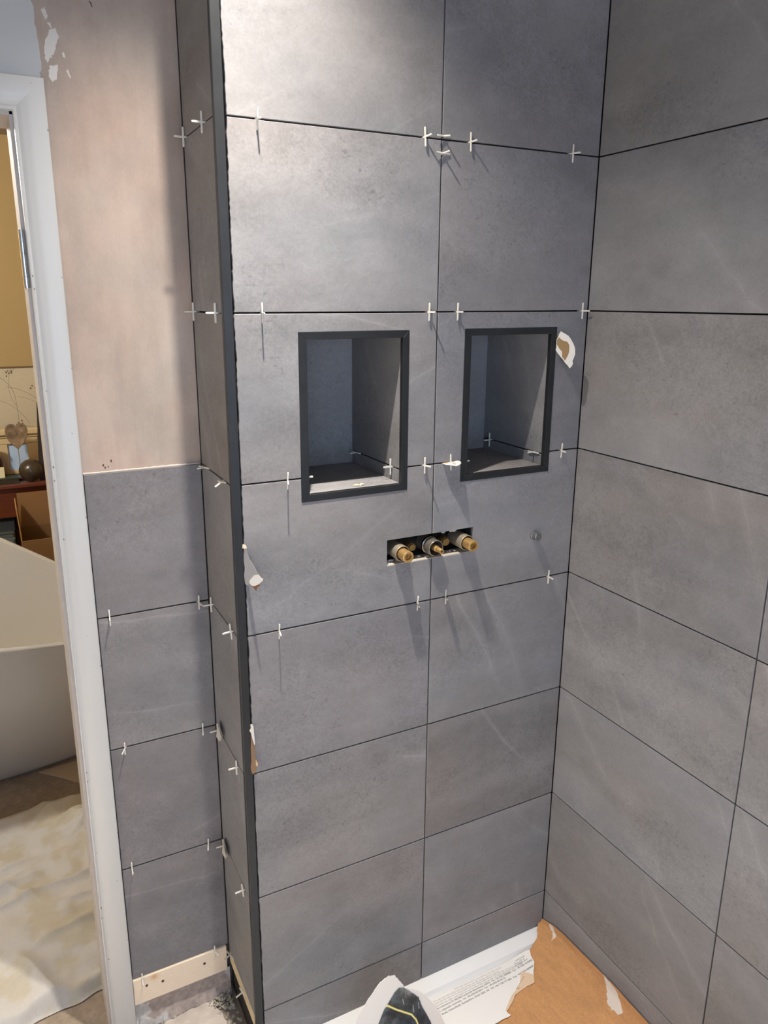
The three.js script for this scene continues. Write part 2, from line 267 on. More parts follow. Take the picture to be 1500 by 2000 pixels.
// door wall: plaster above, tiles below, doorway to the left
const wallLeft = group('wall_left'); struct(wallLeft, 'door wall with bare pink plaster above grey tiles');
const PZ = D - 0.007;                                       // plaster face
{
  const pm = canvasTex(768, 2048, (c, w, h) => {            // 0.345 m by 1.06 m of plaster
    const im = c.createImageData(w, h), d = im.data;
    for (let j = 0; j < h; j++) for (let i = 0; i < w; i++) {
      const u = i / w, v = j / h, a = fbm(u, v, 3, 7, 4, 401), b = fbm(u, v, 14, 6, 3, 402), s = fbm(u, v, 40, 9, 2, 403), f = fbm(u, v, 150, 230, 1, 404), q = fbm(u, v, 7, 18, 4, 406), g = 1 + 0.09 * a + 0.045 * b + 0.025 * f + 0.05 * q, p = fbm(u, v, 4, 9, 3, 405);
      const k = (j * w + i) * 4; d[k] = 178 * g; d[k + 1] = (161 - 7 * p) * g; d[k + 2] = (148 - 9 * p) * g; d[k + 3] = 255;
    }
    c.putImageData(im, 0, 0);
    const X = (x) => (x + 0.3629) / 0.345 * w, Y = (y) => (2.5 - y) / 1.16 * h;
    const blob = (pts, col, rag, seed) => { const r = rng(seed); c.fillStyle = col; c.beginPath(); pts.forEach((p, i) => { const n = pts[(i + 1) % pts.length]; for (let k = 0; k < 6; k++) { const x = X(p[0] + (n[0] - p[0]) * k / 6 + (r() - 0.5) * rag), y = Y(p[1] + (n[1] - p[1]) * k / 6 + (r() - 0.5) * rag); i + k ? c.lineTo(x, y) : c.moveTo(x, y); } }); c.closePath(); c.fill(); };
    // old white paint over the door and flakes of it on the plaster
    blob([[-0.37, 2.51], [-0.259, 2.51], [-0.256, 2.2], [-0.2535, 2.15], [-0.2505, 2.1], [-0.2495, 2.06], [-0.256, 2.035], [-0.37, 2.035]], 'rgb(192,193,191)', 0.0035, 3);
    blob([[-0.243, 2.086], [-0.232, 2.118], [-0.221, 2.122], [-0.217, 2.108], [-0.228, 2.082], [-0.24, 2.069]], 'rgb(214,210,203)', 0.003, 4);
    blob([[-0.241, 2.146], [-0.236, 2.152], [-0.231, 2.138], [-0.236, 2.132]], 'rgb(212,206,198)', 0.002, 5);
    blob([[-0.233, 2.128], [-0.228, 2.13], [-0.228, 2.121]], 'rgb(212,206,198)', 0.002, 9);
    blob([[-0.239, 2.049], [-0.236, 2.064], [-0.223, 2.066], [-0.226, 2.044], [-0.234, 2.04]], 'rgb(216,212,205)', 0.002, 6);
    blob([[-0.214, 2.086], [-0.211, 2.088], [-0.209, 2.078], [-0.213, 2.08]], 'rgb(222,216,208)', 0.001, 7);
    blob([[-0.21, 2.06], [-0.207, 2.062], [-0.203, 2.048], [-0.206, 2.05]], 'rgb(218,212,204)', 0.001, 8);
    blob([[-0.164, 2.172], [-0.16, 2.170], [-0.158, 2.162], [-0.161, 2.164]], 'rgb(96,84,72)', 0.001, 11);
    for (const [x, y, s] of [[-0.208, 1.371, 2.6], [-0.205, 1.366, 2.4], [-0.193, 1.378, 3], [-0.199, 1.367, 1.8]]) blob([[x - s / 1500, y], [x, y + s / 900], [x + s / 1500, y], [x, y - s / 900]], 'rgb(72,58,46)', 0.001, 20 + s);
    blob([[-0.2495, 1.70], [-0.246, 1.72], [-0.245, 1.69], [-0.2485, 1.655]], 'rgb(168,162,150)', 0.002, 12);
    blob([[-0.2495, 1.43], [-0.246, 1.44], [-0.246, 1.42], [-0.2485, 1.4]], 'rgb(176,172,160)', 0.002, 13);
  });
  const pb = new THREE.BoxGeometry(0.345, 1.16, 0.01); { const n = pb.attributes.normal, p = pb.attributes.position, uv = pb.attributes.uv; for (let i = 0; i < p.count; i++) uv.setXY(i, (p.getX(i) + 0.1725) / 0.345, (p.getY(i) + 0.58) / 1.16); }
  pb.translate(-0.3629 + 0.1725, 1.87, PZ - 0.005);
  const plasterBump = dataTex(512, 1024, (u, v) => { const a = 128 + 70 * fbm(u, v, 5, 12, 4, 411) + 14 * fbm(u, v, 24, 70, 2, 412); return [a, a, a]; }, false);
  // doorway opens from x = -0.318 to -1.09; the plaster sheet stops over the architrave, so cut its lower left by building two pieces
  meshOf('plaster', cutPlaster(pb), std({ map: pm, roughness: 0.93, bumpMap: plasterBump, bumpScale: 0.0012 }), wallLeft);
  meshOf('backing', [box(-0.305, RT + 0.0085, 0, CEIL, ZD, PZ - 0.010), box(X0, -0.305, 2.0, CEIL, ZD, PZ - 0.010), box(X0, -1.09, 0, 2.0, ZD, PZ - 0.010)], M.board, wallLeft);
  meshOf('painted_plaster', [box(X0, -0.3629, 2.0, CEIL, PZ - 0.010, PZ), box(X0, -1.09, 0, 2.0, PZ - 0.010, PZ)], M.white, wallLeft);
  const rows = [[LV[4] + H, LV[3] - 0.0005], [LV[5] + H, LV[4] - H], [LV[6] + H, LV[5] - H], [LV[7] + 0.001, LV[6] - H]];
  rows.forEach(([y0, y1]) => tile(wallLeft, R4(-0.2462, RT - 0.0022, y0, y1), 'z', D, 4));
  // adhesive ledge, its lit edge put into pale colour, and the rough base below the batten
  const r = rng(88), bead = []; for (let i = 0; i <= 40; i++) bead.push([-0.247 + 0.226 * i / 40, LV[3] + 0.0022 + (r() - 0.5) * 0.0012]);
  const bg = slab([[-0.247, LV[3] - 0.0003], [RT - 0.003, LV[3] - 0.0003], ...bead.reverse()], 0.008, 0.0004); bg.translate(0, 0, D - 0.0035);
  meshOf('lit_adhesive_bead', bg, std({ color: 0xe2d3c4, roughness: 0.95 }), wallLeft);
  const baseTex = dataTex(512, 256, (u, v) => { const a = sst(-0.05, 0.12, fbm(u, v, 4, 3, 4, 421)), f = 1 + 0.14 * fbm(u, v, 30, 20, 3, 422); return [(166 + 26 * a) * f, (153 + 36 * a) * f, (145 + 40 * a) * f]; });
  const base = gridSheet(48, 10, (u, v) => [-0.248 + u * 0.23, 0.002 + v * 0.075, D - 0.006 + 0.004 * fbm(u, v, 7, 3, 3, 431) + 0.012 * (1 - v) ** 3], (u, v) => [u * 0.9, v * 0.5]);
  meshOf('rough_base', base, std({ map: baseTex, roughness: 0.95, side: THREE.DoubleSide }), wallLeft);
}
function cutPlaster(pb) {                                    // upper strip over the door and the strip beside the architrave, same uv
  const mk = (x0, x1, y0, y1) => { const g = new THREE.BoxGeometry(x1 - x0, y1 - y0, 0.01); g.translate((x0 + x1) / 2, (y0 + y1) / 2, PZ - 0.005); const p = g.attributes.position, uv = g.attributes.uv; for (let i = 0; i < p.count; i++) uv.setXY(i, (p.getX(i) + 0.3629) / 0.345, (p.getY(i) - 1.34) / 1.16); return g; };
  return [mk(-0.3629, -0.0179, 2.0, CEIL), mk(-0.301, -0.0179, 1.34, 2.0)];
}
// door frame
{
  const d = group('door_1'); struct(d, 'white painted door frame without its door');
  const paint = canvasTex(1024, 1024, (c, w, h) => { c.fillStyle = 'rgb(193,193,190)'; c.fillRect(0, 0, w, h); for (const [x, y, q] of [[-0.298, 1.378, 4], [-0.299, 1.352, 3], [-0.2495, 1.275, 3], [-0.2935, 1.235, 3], [-0.26, 1.44, 2], [-0.25, 0.96, 3], [-0.27, 1.03, 1.5], [-0.251, 0.72, 2], [-0.249, 0.56, 2.5], [-0.296, 1.52, 2], [-0.2975, 1.70, 3], [-0.298, 1.722, 3]]) { c.fillStyle = 'rgb(112,92,78)'; c.beginPath(); c.ellipse((x + 1) * w % w, h - (y % 1) * h, q * 0.34, q * 0.6, 0, 0, 7); c.fill(); } });
  const pmat = phys({ map: paint, roughness: 0.4, clearcoat: 0.15, clearcoatRoughness: 0.35 });
  // profile of the architrave: distance from the inner edge -> height above the wall
  const prof = [[0, 0], [0, 0.010], [0.001, 0.0118], [0.0026, 0.0124], [0.0042, 0.0116], [0.0052, 0.0096], [0.0066, 0.0092], [0.010, 0.0116], [0.015, 0.0146], [0.021, 0.0164], [0.030, 0.0172], [0.050, 0.0174], [0.0525, 0.0166], [0.0535, 0.0150], [0.0535, 0]];
  const XI = -0.302, YI = 1.987;
  const pos = [], uv = []; const quad = (a, b, c, e) => { for (const p of [a, b, c, a, c, e]) { pos.push(...p); uv.push(p[0], p[1]); } };
  const legPos = (flip) => { const out = new THREE.BufferGeometry(); out.setAttribute('position', new THREE.Float32BufferAttribute(pos.splice(0), 3)); out.setAttribute('uv', new THREE.Float32BufferAttribute(uv.splice(0), 2)); out.computeVertexNormals(); return toCreasedNormals(out, 0.7); };
  const leg = (xi, s) => { for (let i = 0; i + 1 < prof.length; i++) { const [a, h] = prof[i], [b, k] = prof[i + 1], x = (q) => xi + s * q; const A = [x(a), 0, PZ + h], B = [x(b), 0, PZ + k], C = [x(b), YI + b, PZ + k], E = [x(a), YI + a, PZ + h]; s > 0 ? quad(A, B, C, E) : quad(A, E, C, B); } return legPos(); };
  meshOf('architrave_leg', leg(XI, 1), pmat, d); meshOf('architrave_leg', leg(-1.09, -1), pmat, d);
  for (let i = 0; i + 1 < prof.length; i++) { const [a, h] = prof[i], [b, k] = prof[i + 1]; quad([-1.09 - a, YI + a, PZ + h], [XI + a, YI + a, PZ + h], [XI + b, YI + b, PZ + k], [-1.09 - b, YI + b, PZ + k]); }
  meshOf('architrave_head', legPos(), pmat, d);
  const lin = std({ color: 0xb8b1ab, roughness: 0.5 });  // door paint darkened here, shade put into the lining colour
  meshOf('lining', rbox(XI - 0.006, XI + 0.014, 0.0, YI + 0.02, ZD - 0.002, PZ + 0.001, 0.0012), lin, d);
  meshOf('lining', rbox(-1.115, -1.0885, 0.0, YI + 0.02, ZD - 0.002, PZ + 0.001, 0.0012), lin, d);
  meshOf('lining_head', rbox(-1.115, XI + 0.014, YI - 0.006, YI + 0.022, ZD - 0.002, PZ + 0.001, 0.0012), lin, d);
  const hg = group('hinge', [0, 0, 0], d);
  meshOf('hinge_leaf', rbox(XI - 0.0075, XI - 0.0050, 1.70, 1.80, PZ - 0.05, PZ - 0.002, 0.0006), M.chrome, hg);
  const kn = []; for (let i = 0; i < 5; i++) { const c = cyl(0.0052, 0.0052, 0.019, 20); c.translate(XI - 0.0065, 1.711 + i * 0.0196, PZ + 0.002); kn.push(c); } meshOf('hinge_knuckle', kn, M.chrome, hg);
}
// remaining walls of the two rooms
{
  const f = group('wall_front'); struct(f, 'wall behind the photographer with a window, coloured dull to cut bounced light');
  const s = shapeOf(R4(X0, W, 0, CEIL), [R4(-1.25, 0.45, 0.8, 2.0)]); const e = new THREE.ExtrudeGeometry(s, { depth: 0.12, bevelEnabled: false }); e.translate(0, 0, ZF); meshOf('plaster', e, std({ color: 0xbfae9f, roughness: 0.95 }), f);  // wall colour dulled to reduce the bounce
  const w = group('window_1'); struct(w, 'white framed window');
  for (const q of [[-1.25, 0.45, 0.8, 0.85], [-1.25, 0.45, 1.95, 2.0], [-1.25, -1.2, 0.85, 1.95], [0.4, 0.45, 0.85, 1.95], [-0.425, -0.375, 0.85, 1.95]]) meshOf('window_frame', rbox(...q, ZF + 0.04, ZF + 0.09, 0.004), M.white, w);
  struct(meshOf('wall_bathroom_left', box(X0 - 0.1, X0, 0, CEIL, ZD, ZF + 0.12), M.white), 'white wall left of the bathroom');
}

// ================================================================ THINGS IN THE SHOWER
// niche-wall lamp with beam and spill; the others are added fill lamps
const SPOTS = [[LAMP.x, LAMP.z, 'small round recessed ceiling spotlight close above the niche wall'], [-0.62, 1.3, 'added fill spotlight over the middle of the floor, brightening by bounce'], [-1.15, 0.62, 'added fill spotlight nearest the bathroom left wall, brightening by bounce'], [0.42, 0.86, 'added fill spotlight over the shower tray, brightening the lower walls']];
SPOTS.forEach(([lx, lz, label], k) => {
  const d = group('key_and_fill_downlight', [lx, CEIL, lz]); tag(d, label, 'ceiling light');
  meshOf('bezel', new THREE.LatheGeometry([[0.028, -0.001], [0.030, -0.004], [0.040, -0.004], [0.044, 0.0], [0.040, 0.001], [0.039, 0.03], [0.028, 0.03], [0.028, -0.001]].map((p) => new THREE.Vector2(...p)), 48), M.white, d);
  const disc = cyl(0.016, 0.016, 0.002, 32); disc.translate(0, -0.006, 0); meshOf('lamp_lens', disc, M.lamp, d);
  for (const [name, cd, ang] of k ? [['beam', k === 3 ? SHOWER_FILL : FLOOR_FILL, k === 3 ? 29 : 26]] : [['beam', LAMP_NARROW, 31], ['spill', LAMP_WIDE, 57]]) {
    const s = new THREE.SpotLight(k ? FILL_COLOR : LAMP_COLOR, cd, 0, ang * Math.PI / 180, 1, 2); s.name = name; s.position.set(lx, CEIL - 0.009, lz); s.target.position.set(lx, 0, lz); s.castShadow = true; s.shadow.radius = 0.65; scene.add(s, s.target);
  }
});
// shower tray
{
  const t = group('shower_tray', [0, 0, 0]); tag(t, 'low white shower tray with a stepped rim along the tiles', 'shower tray');
  const prof = [[-0.008, 0], [-0.008, 0.0395], [0.034, 0.0395], [0.038, 0.0385], [0.043, 0.0315], [0.047, 0.0285], [0.054, 0.0268], [0.058, 0.0255], [0.066, 0.018], [0.9, 0.016], [0.905, 0.0355], [0.915, 0.0395], [0.95, 0.0395], [0.953, 0.036], [0.953, 0]];
  const e = new THREE.ExtrudeGeometry(shapeOf(prof), { depth: W - 0.004, bevelEnabled: false }); e.rotateY(-Math.PI / 2); e.translate(W - 0.002, 0, 0);
  meshOf('tray_body', toCreasedNormals(e, 0.5), M.tray, t);
  meshOf('side_rim', [rbox(0.002, 0.04, 0.01, 0.0392, 0.04, 0.92, 0.004, 3), rbox(W - 0.04, W - 0.003, 0.01, 0.0392, 0.04, 0.92, 0.004, 3)], M.tray, t);
}
// cardboard laid in the tray, turned up against the right wall
const piece = (xs, ys) => (x) => { let i = 0; while (i < xs.length - 2 && x > xs[i + 1]) i++; const k = clamp((x - xs[i]) / (xs[i + 1] - xs[i])); return ys[i] + (ys[i + 1] - ys[i]) * k; };
{
  const top = piece([-0.004, 0.0, 0.05, 0.09, 0.18, 0.27, 0.31, 0.8], [0.056, 0.06, 0.078, 0.084, 0.09, 0.096, 0.094, 0.1]);
  const left = piece([0.0, 0.012, 0.03, 0.055, 0.085, 0.12, 0.16, 0.3, 0.8], [0.776, 0.764, 0.748, 0.705, 0.62, 0.47, 0.40, 0.30, 0.28]);
  const r = rng(12), jag = Array.from({ length: 80 }, () => (r() - 0.5) * 0.006);
  const at = (u, v) => {
    const z = 0.001 + v * 0.75, yt = top(z), xl = left(z) + jag[Math.floor(v * 79)];
    const pts = [[0.7865, yt], [0.782, yt * 0.72 + 0.008], [0.764, 0.050], [0.742, 0.0435], [0.728, 0.0415], [0.705, 0.036], [0.66, 0.029], [0.60, 0.0262], [0.5, 0.0245], [0.2, 0.0235]];
    let acc = [0]; for (let i = 1; i < pts.length; i++) acc.push(acc[i - 1] + Math.hypot(pts[i][0] - pts[i - 1][0], pts[i][1] - pts[i - 1][1]));
    let end = acc[acc.length - 1]; for (let i = 1; i < pts.length; i++) if (pts[i][0] <= xl) { const k = (pts[i - 1][0] - xl) / (pts[i - 1][0] - pts[i][0]); end = acc[i - 1] + k * (acc[i] - acc[i - 1]); break; }
    const s = u * end; let i = 1; while (i < pts.length - 1 && s > acc[i]) i++; const k = (s - acc[i - 1]) / (acc[i] - acc[i - 1]);
    const x = pts[i - 1][0] + k * (pts[i][0] - pts[i - 1][0]), y = Math.max(pts[i - 1][1] + k * (pts[i][1] - pts[i - 1][1]), z < 0.06 ? 0.0405 : 0);
    return [x, y + 0.002 * fbm(x, z, 5, 6, 2, 501) * sst(0, 0.1, u), z, s];
  };
  const map = canvasTex(1024, 1024, (c, w, h) => {
    const im = c.createImageData(w, h), d = im.data;
    for (let j = 0; j < h; j++) for (let i = 0; i < w; i++) { const u = i / w, v = j / h, g = 1 + 0.06 * fbm(u, v, 90, 30, 3, 511) + 0.05 * fbm(u, v, 5, 5, 3, 512) + 0.04 * vn(u, v, 240, 240, 513), k = (j * w + i) * 4; d[k] = 186 * g; d[k + 1] = 137 * g; d[k + 2] = 90 * g; d[k + 3] = 255; }
    c.putImageData(im, 0, 0);
    const P = (s, z) => [s / 0.6 * w, (1 - z / 0.76) * h];
    const white = (pts, seed) => { const q = rng(seed); c.fillStyle = 'rgb(214,203,190)'; c.beginPath(); pts.forEach((p, i) => { const n = pts[(i + 1) % pts.length]; for (let k = 0; k < 5; k++) { const [x, y] = P(p[0] + (n[0] - p[0]) * k / 5 + (q() - 0.5) * 0.004, p[1] + (n[1] - p[1]) * k / 5 + (q() - 0.5) * 0.004); i + k ? c.lineTo(x, y) : c.moveTo(x, y); } }); c.closePath(); c.fill(); };
    white([[0, 0.032], [0.004, 0.045], [0.02, 0.068], [0.034, 0.064], [0.02, 0.055], [0.006, 0.03]], 1);
    white([[0.0, 0.225], [0.004, 0.268], [0.03, 0.31], [0.046, 0.30], [0.05, 0.27], [0.03, 0.255], [0.012, 0.24]], 2);
  });
  const g = gridSheet(90, 90, (u, v) => at(u, v).slice(0, 3), (u, v) => { const p = at(u, v); return [p[3] / 0.6, p[2] / 0.76]; });
  tag(meshOf('cardboard_sheet', g, std({ map, roughness: 0.95, side: THREE.DoubleSide })), 'brown cardboard sheet covering the shower tray and turned up against the right wall', 'cardboard');
}
// printed label torn off a box
{
  const map = canvasTex(1360, 1080, (c, w, h) => {
    const s = 4000, X = (x) => (x - 0.38) * s, Y = (z) => (z - 0.03) * s;
    c.fillStyle = 'rgb(226,222,216)'; c.fillRect(0, 0, w, h);
    const r = rng(41); for (let i = 0; i < 1500; i++) { c.fillStyle = `rgba(${170 + r() * 40},${165 + r() * 40},${158 + r() * 40},0.25)`; c.fillRect(r() * w, r() * h, 1 + r() * 3, 1 + r() * 2); }
    c.fillStyle = 'rgb(70,68,70)'; c.textBaseline = 'alphabetic';
    const line = (x, z, ang, size, txt, col = 'rgb(104,101,102)') => { c.save(); c.translate(X(x), Y(z)); c.rotate(ang); c.fillStyle = col || 'rgb(72,70,72)'; c.font = `bold ${size}px sans-serif`; c.fillText(txt, 0, 0); c.restore(); };
    line(0.4075, 0.1015, -0.025, 26, 'Road, Petersfield, Hampshire, GU32 3QN, UK   Tel. +44 1730 777 855   Fax. +44 0330 900909');
    line(0.4065, 0.0925, -0.022, 24, 'I, Lippstadt, Germany   Tel. +49 6258 84180 0   Fax. +49 6258 80150 70');
    line(0.405, 0.084, -0.014, 24, 'In Commerce PL 402/403 Corporate Warehouse UMCA   Tel. +70 2335 2888888   Fax. +70 7038 7070808');
    const ar = ['العنوان المنطقة التجارية', 'مستودع الشركة للتوزيع الهاتف', 'الفاكس البريد الصندوق الرقم'];
    const scribble = (x0, x1, z, ang, col, seed) => { const q = rng(seed); c.save(); c.translate(X(x0), Y(z)); c.rotate(ang); c.strokeStyle = col; c.lineWidth = 3.2; let x = 0; const end = (x1 - x0) * s; while (x < end) { const l = 16 + q() * 46; c.beginPath(); c.moveTo(x, 0); c.quadraticCurveTo(x + l * 0.4, 5 * q(), x + l, -2 * q()); c.stroke(); for (let k = 0; k < l / 12; k++) { c.beginPath(); c.moveTo(x + k * 12 + 3, 0); c.lineTo(x + k * 12 + 4, -6 - q() * 9); c.stroke(); } if (q() > 0.4) { c.fillStyle = col; c.fillRect(x + l * 0.5, q() > 0.5 ? 7 : -17, 4, 4); } x += l + 9; } c.restore(); };
    scribble(0.404, 0.66, 0.0760, -0.008, 'rgb(150,146,142)', 61); scribble(0.404, 0.655, 0.0695, 0.0, 'rgb(160,156,152)', 62); scribble(0.406, 0.60, 0.063, 0.01, 'rgb(166,162,158)', 63); scribble(0.47, 0.60, 0.057, 0.012, 'rgb(172,168,163)', 64);
    scribble(0.645, 0.682, 0.0715, -0.01, 'rgb(110,106,104)', 65); scribble(0.648, 0.678, 0.0655, 0, 'rgb(110,106,104)', 66); scribble(0.654, 0.676, 0.060, 0, 'rgb(120,116,112)', 67);
    // torn brown core along the lower right edge
    c.fillStyle = 'rgb(214,186,156)'; c.beginPath(); for (const [i, p] of [[0.648, 0.090], [0.66, 0.099], [0.672, 0.112], [0.661, 0.130], [0.60, 0.134], [0.555, 0.162], [0.551, 0.156], [0.588, 0.131], [0.626, 0.116]].entries()) i ? c.lineTo(X(p[0]), Y(p[1])) : c.moveTo(X(p[0]), Y(p[1])); c.fill();
    c.strokeStyle = 'rgb(150,112,76)'; c.lineWidth = 4; c.beginPath(); c.moveTo(X(0.648), Y(0.104)); c.lineTo(X(0.61), Y(0.122)); c.lineTo(X(0.62), Y(0.124)); c.stroke();
  });
  const r = rng(9), ring = [[0.404, 0.058], [0.43, 0.053], [0.52, 0.0515], [0.62, 0.0505], [0.69, 0.0500], [0.704, 0.053], [0.697, 0.068], [0.695, 0.085], [0.676, 0.105], [0.661, 0.129], [0.64, 0.127], [0.60, 0.132], [0.575, 0.148], [0.552, 0.160], [0.556, 0.172], [0.50, 0.172], [0.44, 0.185], [0.39, 0.19], [0.378, 0.15], [0.388, 0.09]];
  const pts = []; ring.forEach((p, i) => { const n = ring[(i + 1) % ring.length]; for (let k = 0; k < 6; k++) pts.push([p[0] + (n[0] - p[0]) * k / 6 + (r() - 0.5) * 0.0016, -(p[1] + (n[1] - p[1]) * k / 6 + (r() - 0.5) * 0.0016)]); });
  const g = slab(pts, 0.0012, 0.0002); g.rotateX(-Math.PI / 2);
  const p = g.attributes.position, uv = g.attributes.uv; const yOf = (x, z) => 0.0292 + 0.011 * sst(0.62, 0.72, x) + 0.004 * sst(0.075, 0.05, z) + 0.0035 * sst(0.43, 0.39, x);
  for (let i = 0; i < p.count; i++) { const x = p.getX(i), z = p.getZ(i); uv.setXY(i, (x - 0.38) / 0.34, 1 - (z - 0.03) / 0.27); p.setY(i, p.getY(i) + yOf(x, z)); } g.computeVertexNormals();
  tag(meshOf('printed_label', g, std({ map, roughness: 0.9, side: THREE.DoubleSide })), 'torn white carton panel printed with addresses and telephone numbers, lying on the cardboard', 'packaging');
}
// torn flap of packaging standing in front
{
  const plane = (x, y) => 0.13 - 0.35 * (y - 0.21);
  const g = group('packaging_flap', [0, 0, 0]); tag(g, 'torn white packaging flap with a dark stone picture crossed by a yellow vein', 'packaging');
  const ragged = (ring, amp, seed, dz) => { const r = rng(seed), o = []; ring.forEach((p, i) => { const n = ring[(i + 1) % ring.length]; for (let k = 0; k < 5; k++) { const x = p[0] + (n[0] - p[0]) * k / 5 + (r() - 0.5) * amp, y = p[1] + (n[1] - p[1]) * k / 5 + (r() - 0.5) * amp; o.push([x, y]); } }); return o; };
  const lay = (pts, t, dz, uvs) => { const e = slab(pts, t, 0.0002), p = e.attributes.position, uv = e.attributes.uv; for (let i = 0; i < p.count; i++) { const x = p.getX(i), y = p.getY(i); uv.setXY(i, (x - 0.05) / 0.35, y / 0.26); p.setZ(i, p.getZ(i) + plane(x, y) + dz); } e.computeVertexNormals(); return e; };
  meshOf('paper_backing', lay(ragged([[0.10, 0.04], [0.142, 0.166], [0.1756, 0.1996], [0.211, 0.2253], [0.2294, 0.2371], [0.2494, 0.2423], [0.2654, 0.2386], [0.2745, 0.2248], [0.2854, 0.206], [0.315, 0.1895], [0.332, 0.174], [0.346, 0.1534], [0.362, 0.1254], [0.372, 0.09], [0.378, 0.045]], 0.0016, 5), 0.0014, 0), std({ color: 0xded9d2, roughness: 0.92 }), g);
  const map = canvasTex(700, 520, (c, w, h) => {
    const im = c.createImageData(w, h), d = im.data;
    for (let j = 0; j < h; j++) for (let i = 0; i < w; i++) { const u = i / w, v = j / h, a = fbm(u, v, 7, 6, 5, 521), b = fbm(u, v, 3, 4, 3, 523), g = 1 + 0.75 * a + 0.4 * fbm(u, v, 26, 20, 3, 525) + 0.15 * vn(u, v, 200, 160, 522), k = (j * w + i) * 4; d[k] = clamp((72 + 30 * b) * g, 18, 200); d[k + 1] = clamp((79 + 22 * b) * g, 20, 200); d[k + 2] = clamp((84 + 10 * b) * g, 22, 200); d[k + 3] = 255; }
    c.putImageData(im, 0, 0);
    const X = (x) => (x - 0.05) / 0.35 * w, Y = (y) => h - y / 0.26 * h;
    c.lineJoin = 'round'; c.strokeStyle = 'rgb(206,194,112)'; c.lineWidth = 8; c.beginPath(); [[0.2285, 0.19], [0.2385, 0.188], [0.2586, 0.1721], [0.291, 0.1503], [0.3002, 0.1362], [0.3033, 0.1245], [0.306, 0.09]].forEach((p, i) => (i ? c.lineTo(X(p[0]), Y(p[1])) : c.moveTo(X(p[0]), Y(p[1])))); c.stroke();
    c.strokeStyle = 'rgb(232,222,150)'; c.lineWidth = 3; c.stroke();
    c.strokeStyle = 'rgb(170,172,170)'; c.lineWidth = 3; for (const q of [[[0.275, 0.188], [0.277, 0.176]], [[0.298, 0.168], [0.297, 0.152]], [[0.312, 0.168], [0.311, 0.155]]]) { c.beginPath(); c.moveTo(X(q[0][0]), Y(q[0][1])); c.lineTo(X(q[1][0]), Y(q[1][1])); c.stroke(); }
  });
  meshOf('stone_print', lay(ragged([[0.175, 0.05], [0.198, 0.145], [0.2258, 0.1804], [0.2435, 0.1945], [0.2584, 0.2066], [0.2704, 0.2126], [0.2824, 0.2085], [0.2943, 0.197], [0.3145, 0.1765], [0.3196, 0.155], [0.3275, 0.138], [0.3345, 0.118], [0.345, 0.05]], 0.001, 6), 0.0008, 0.002), std({ map, roughness: 0.6 }), g);
}

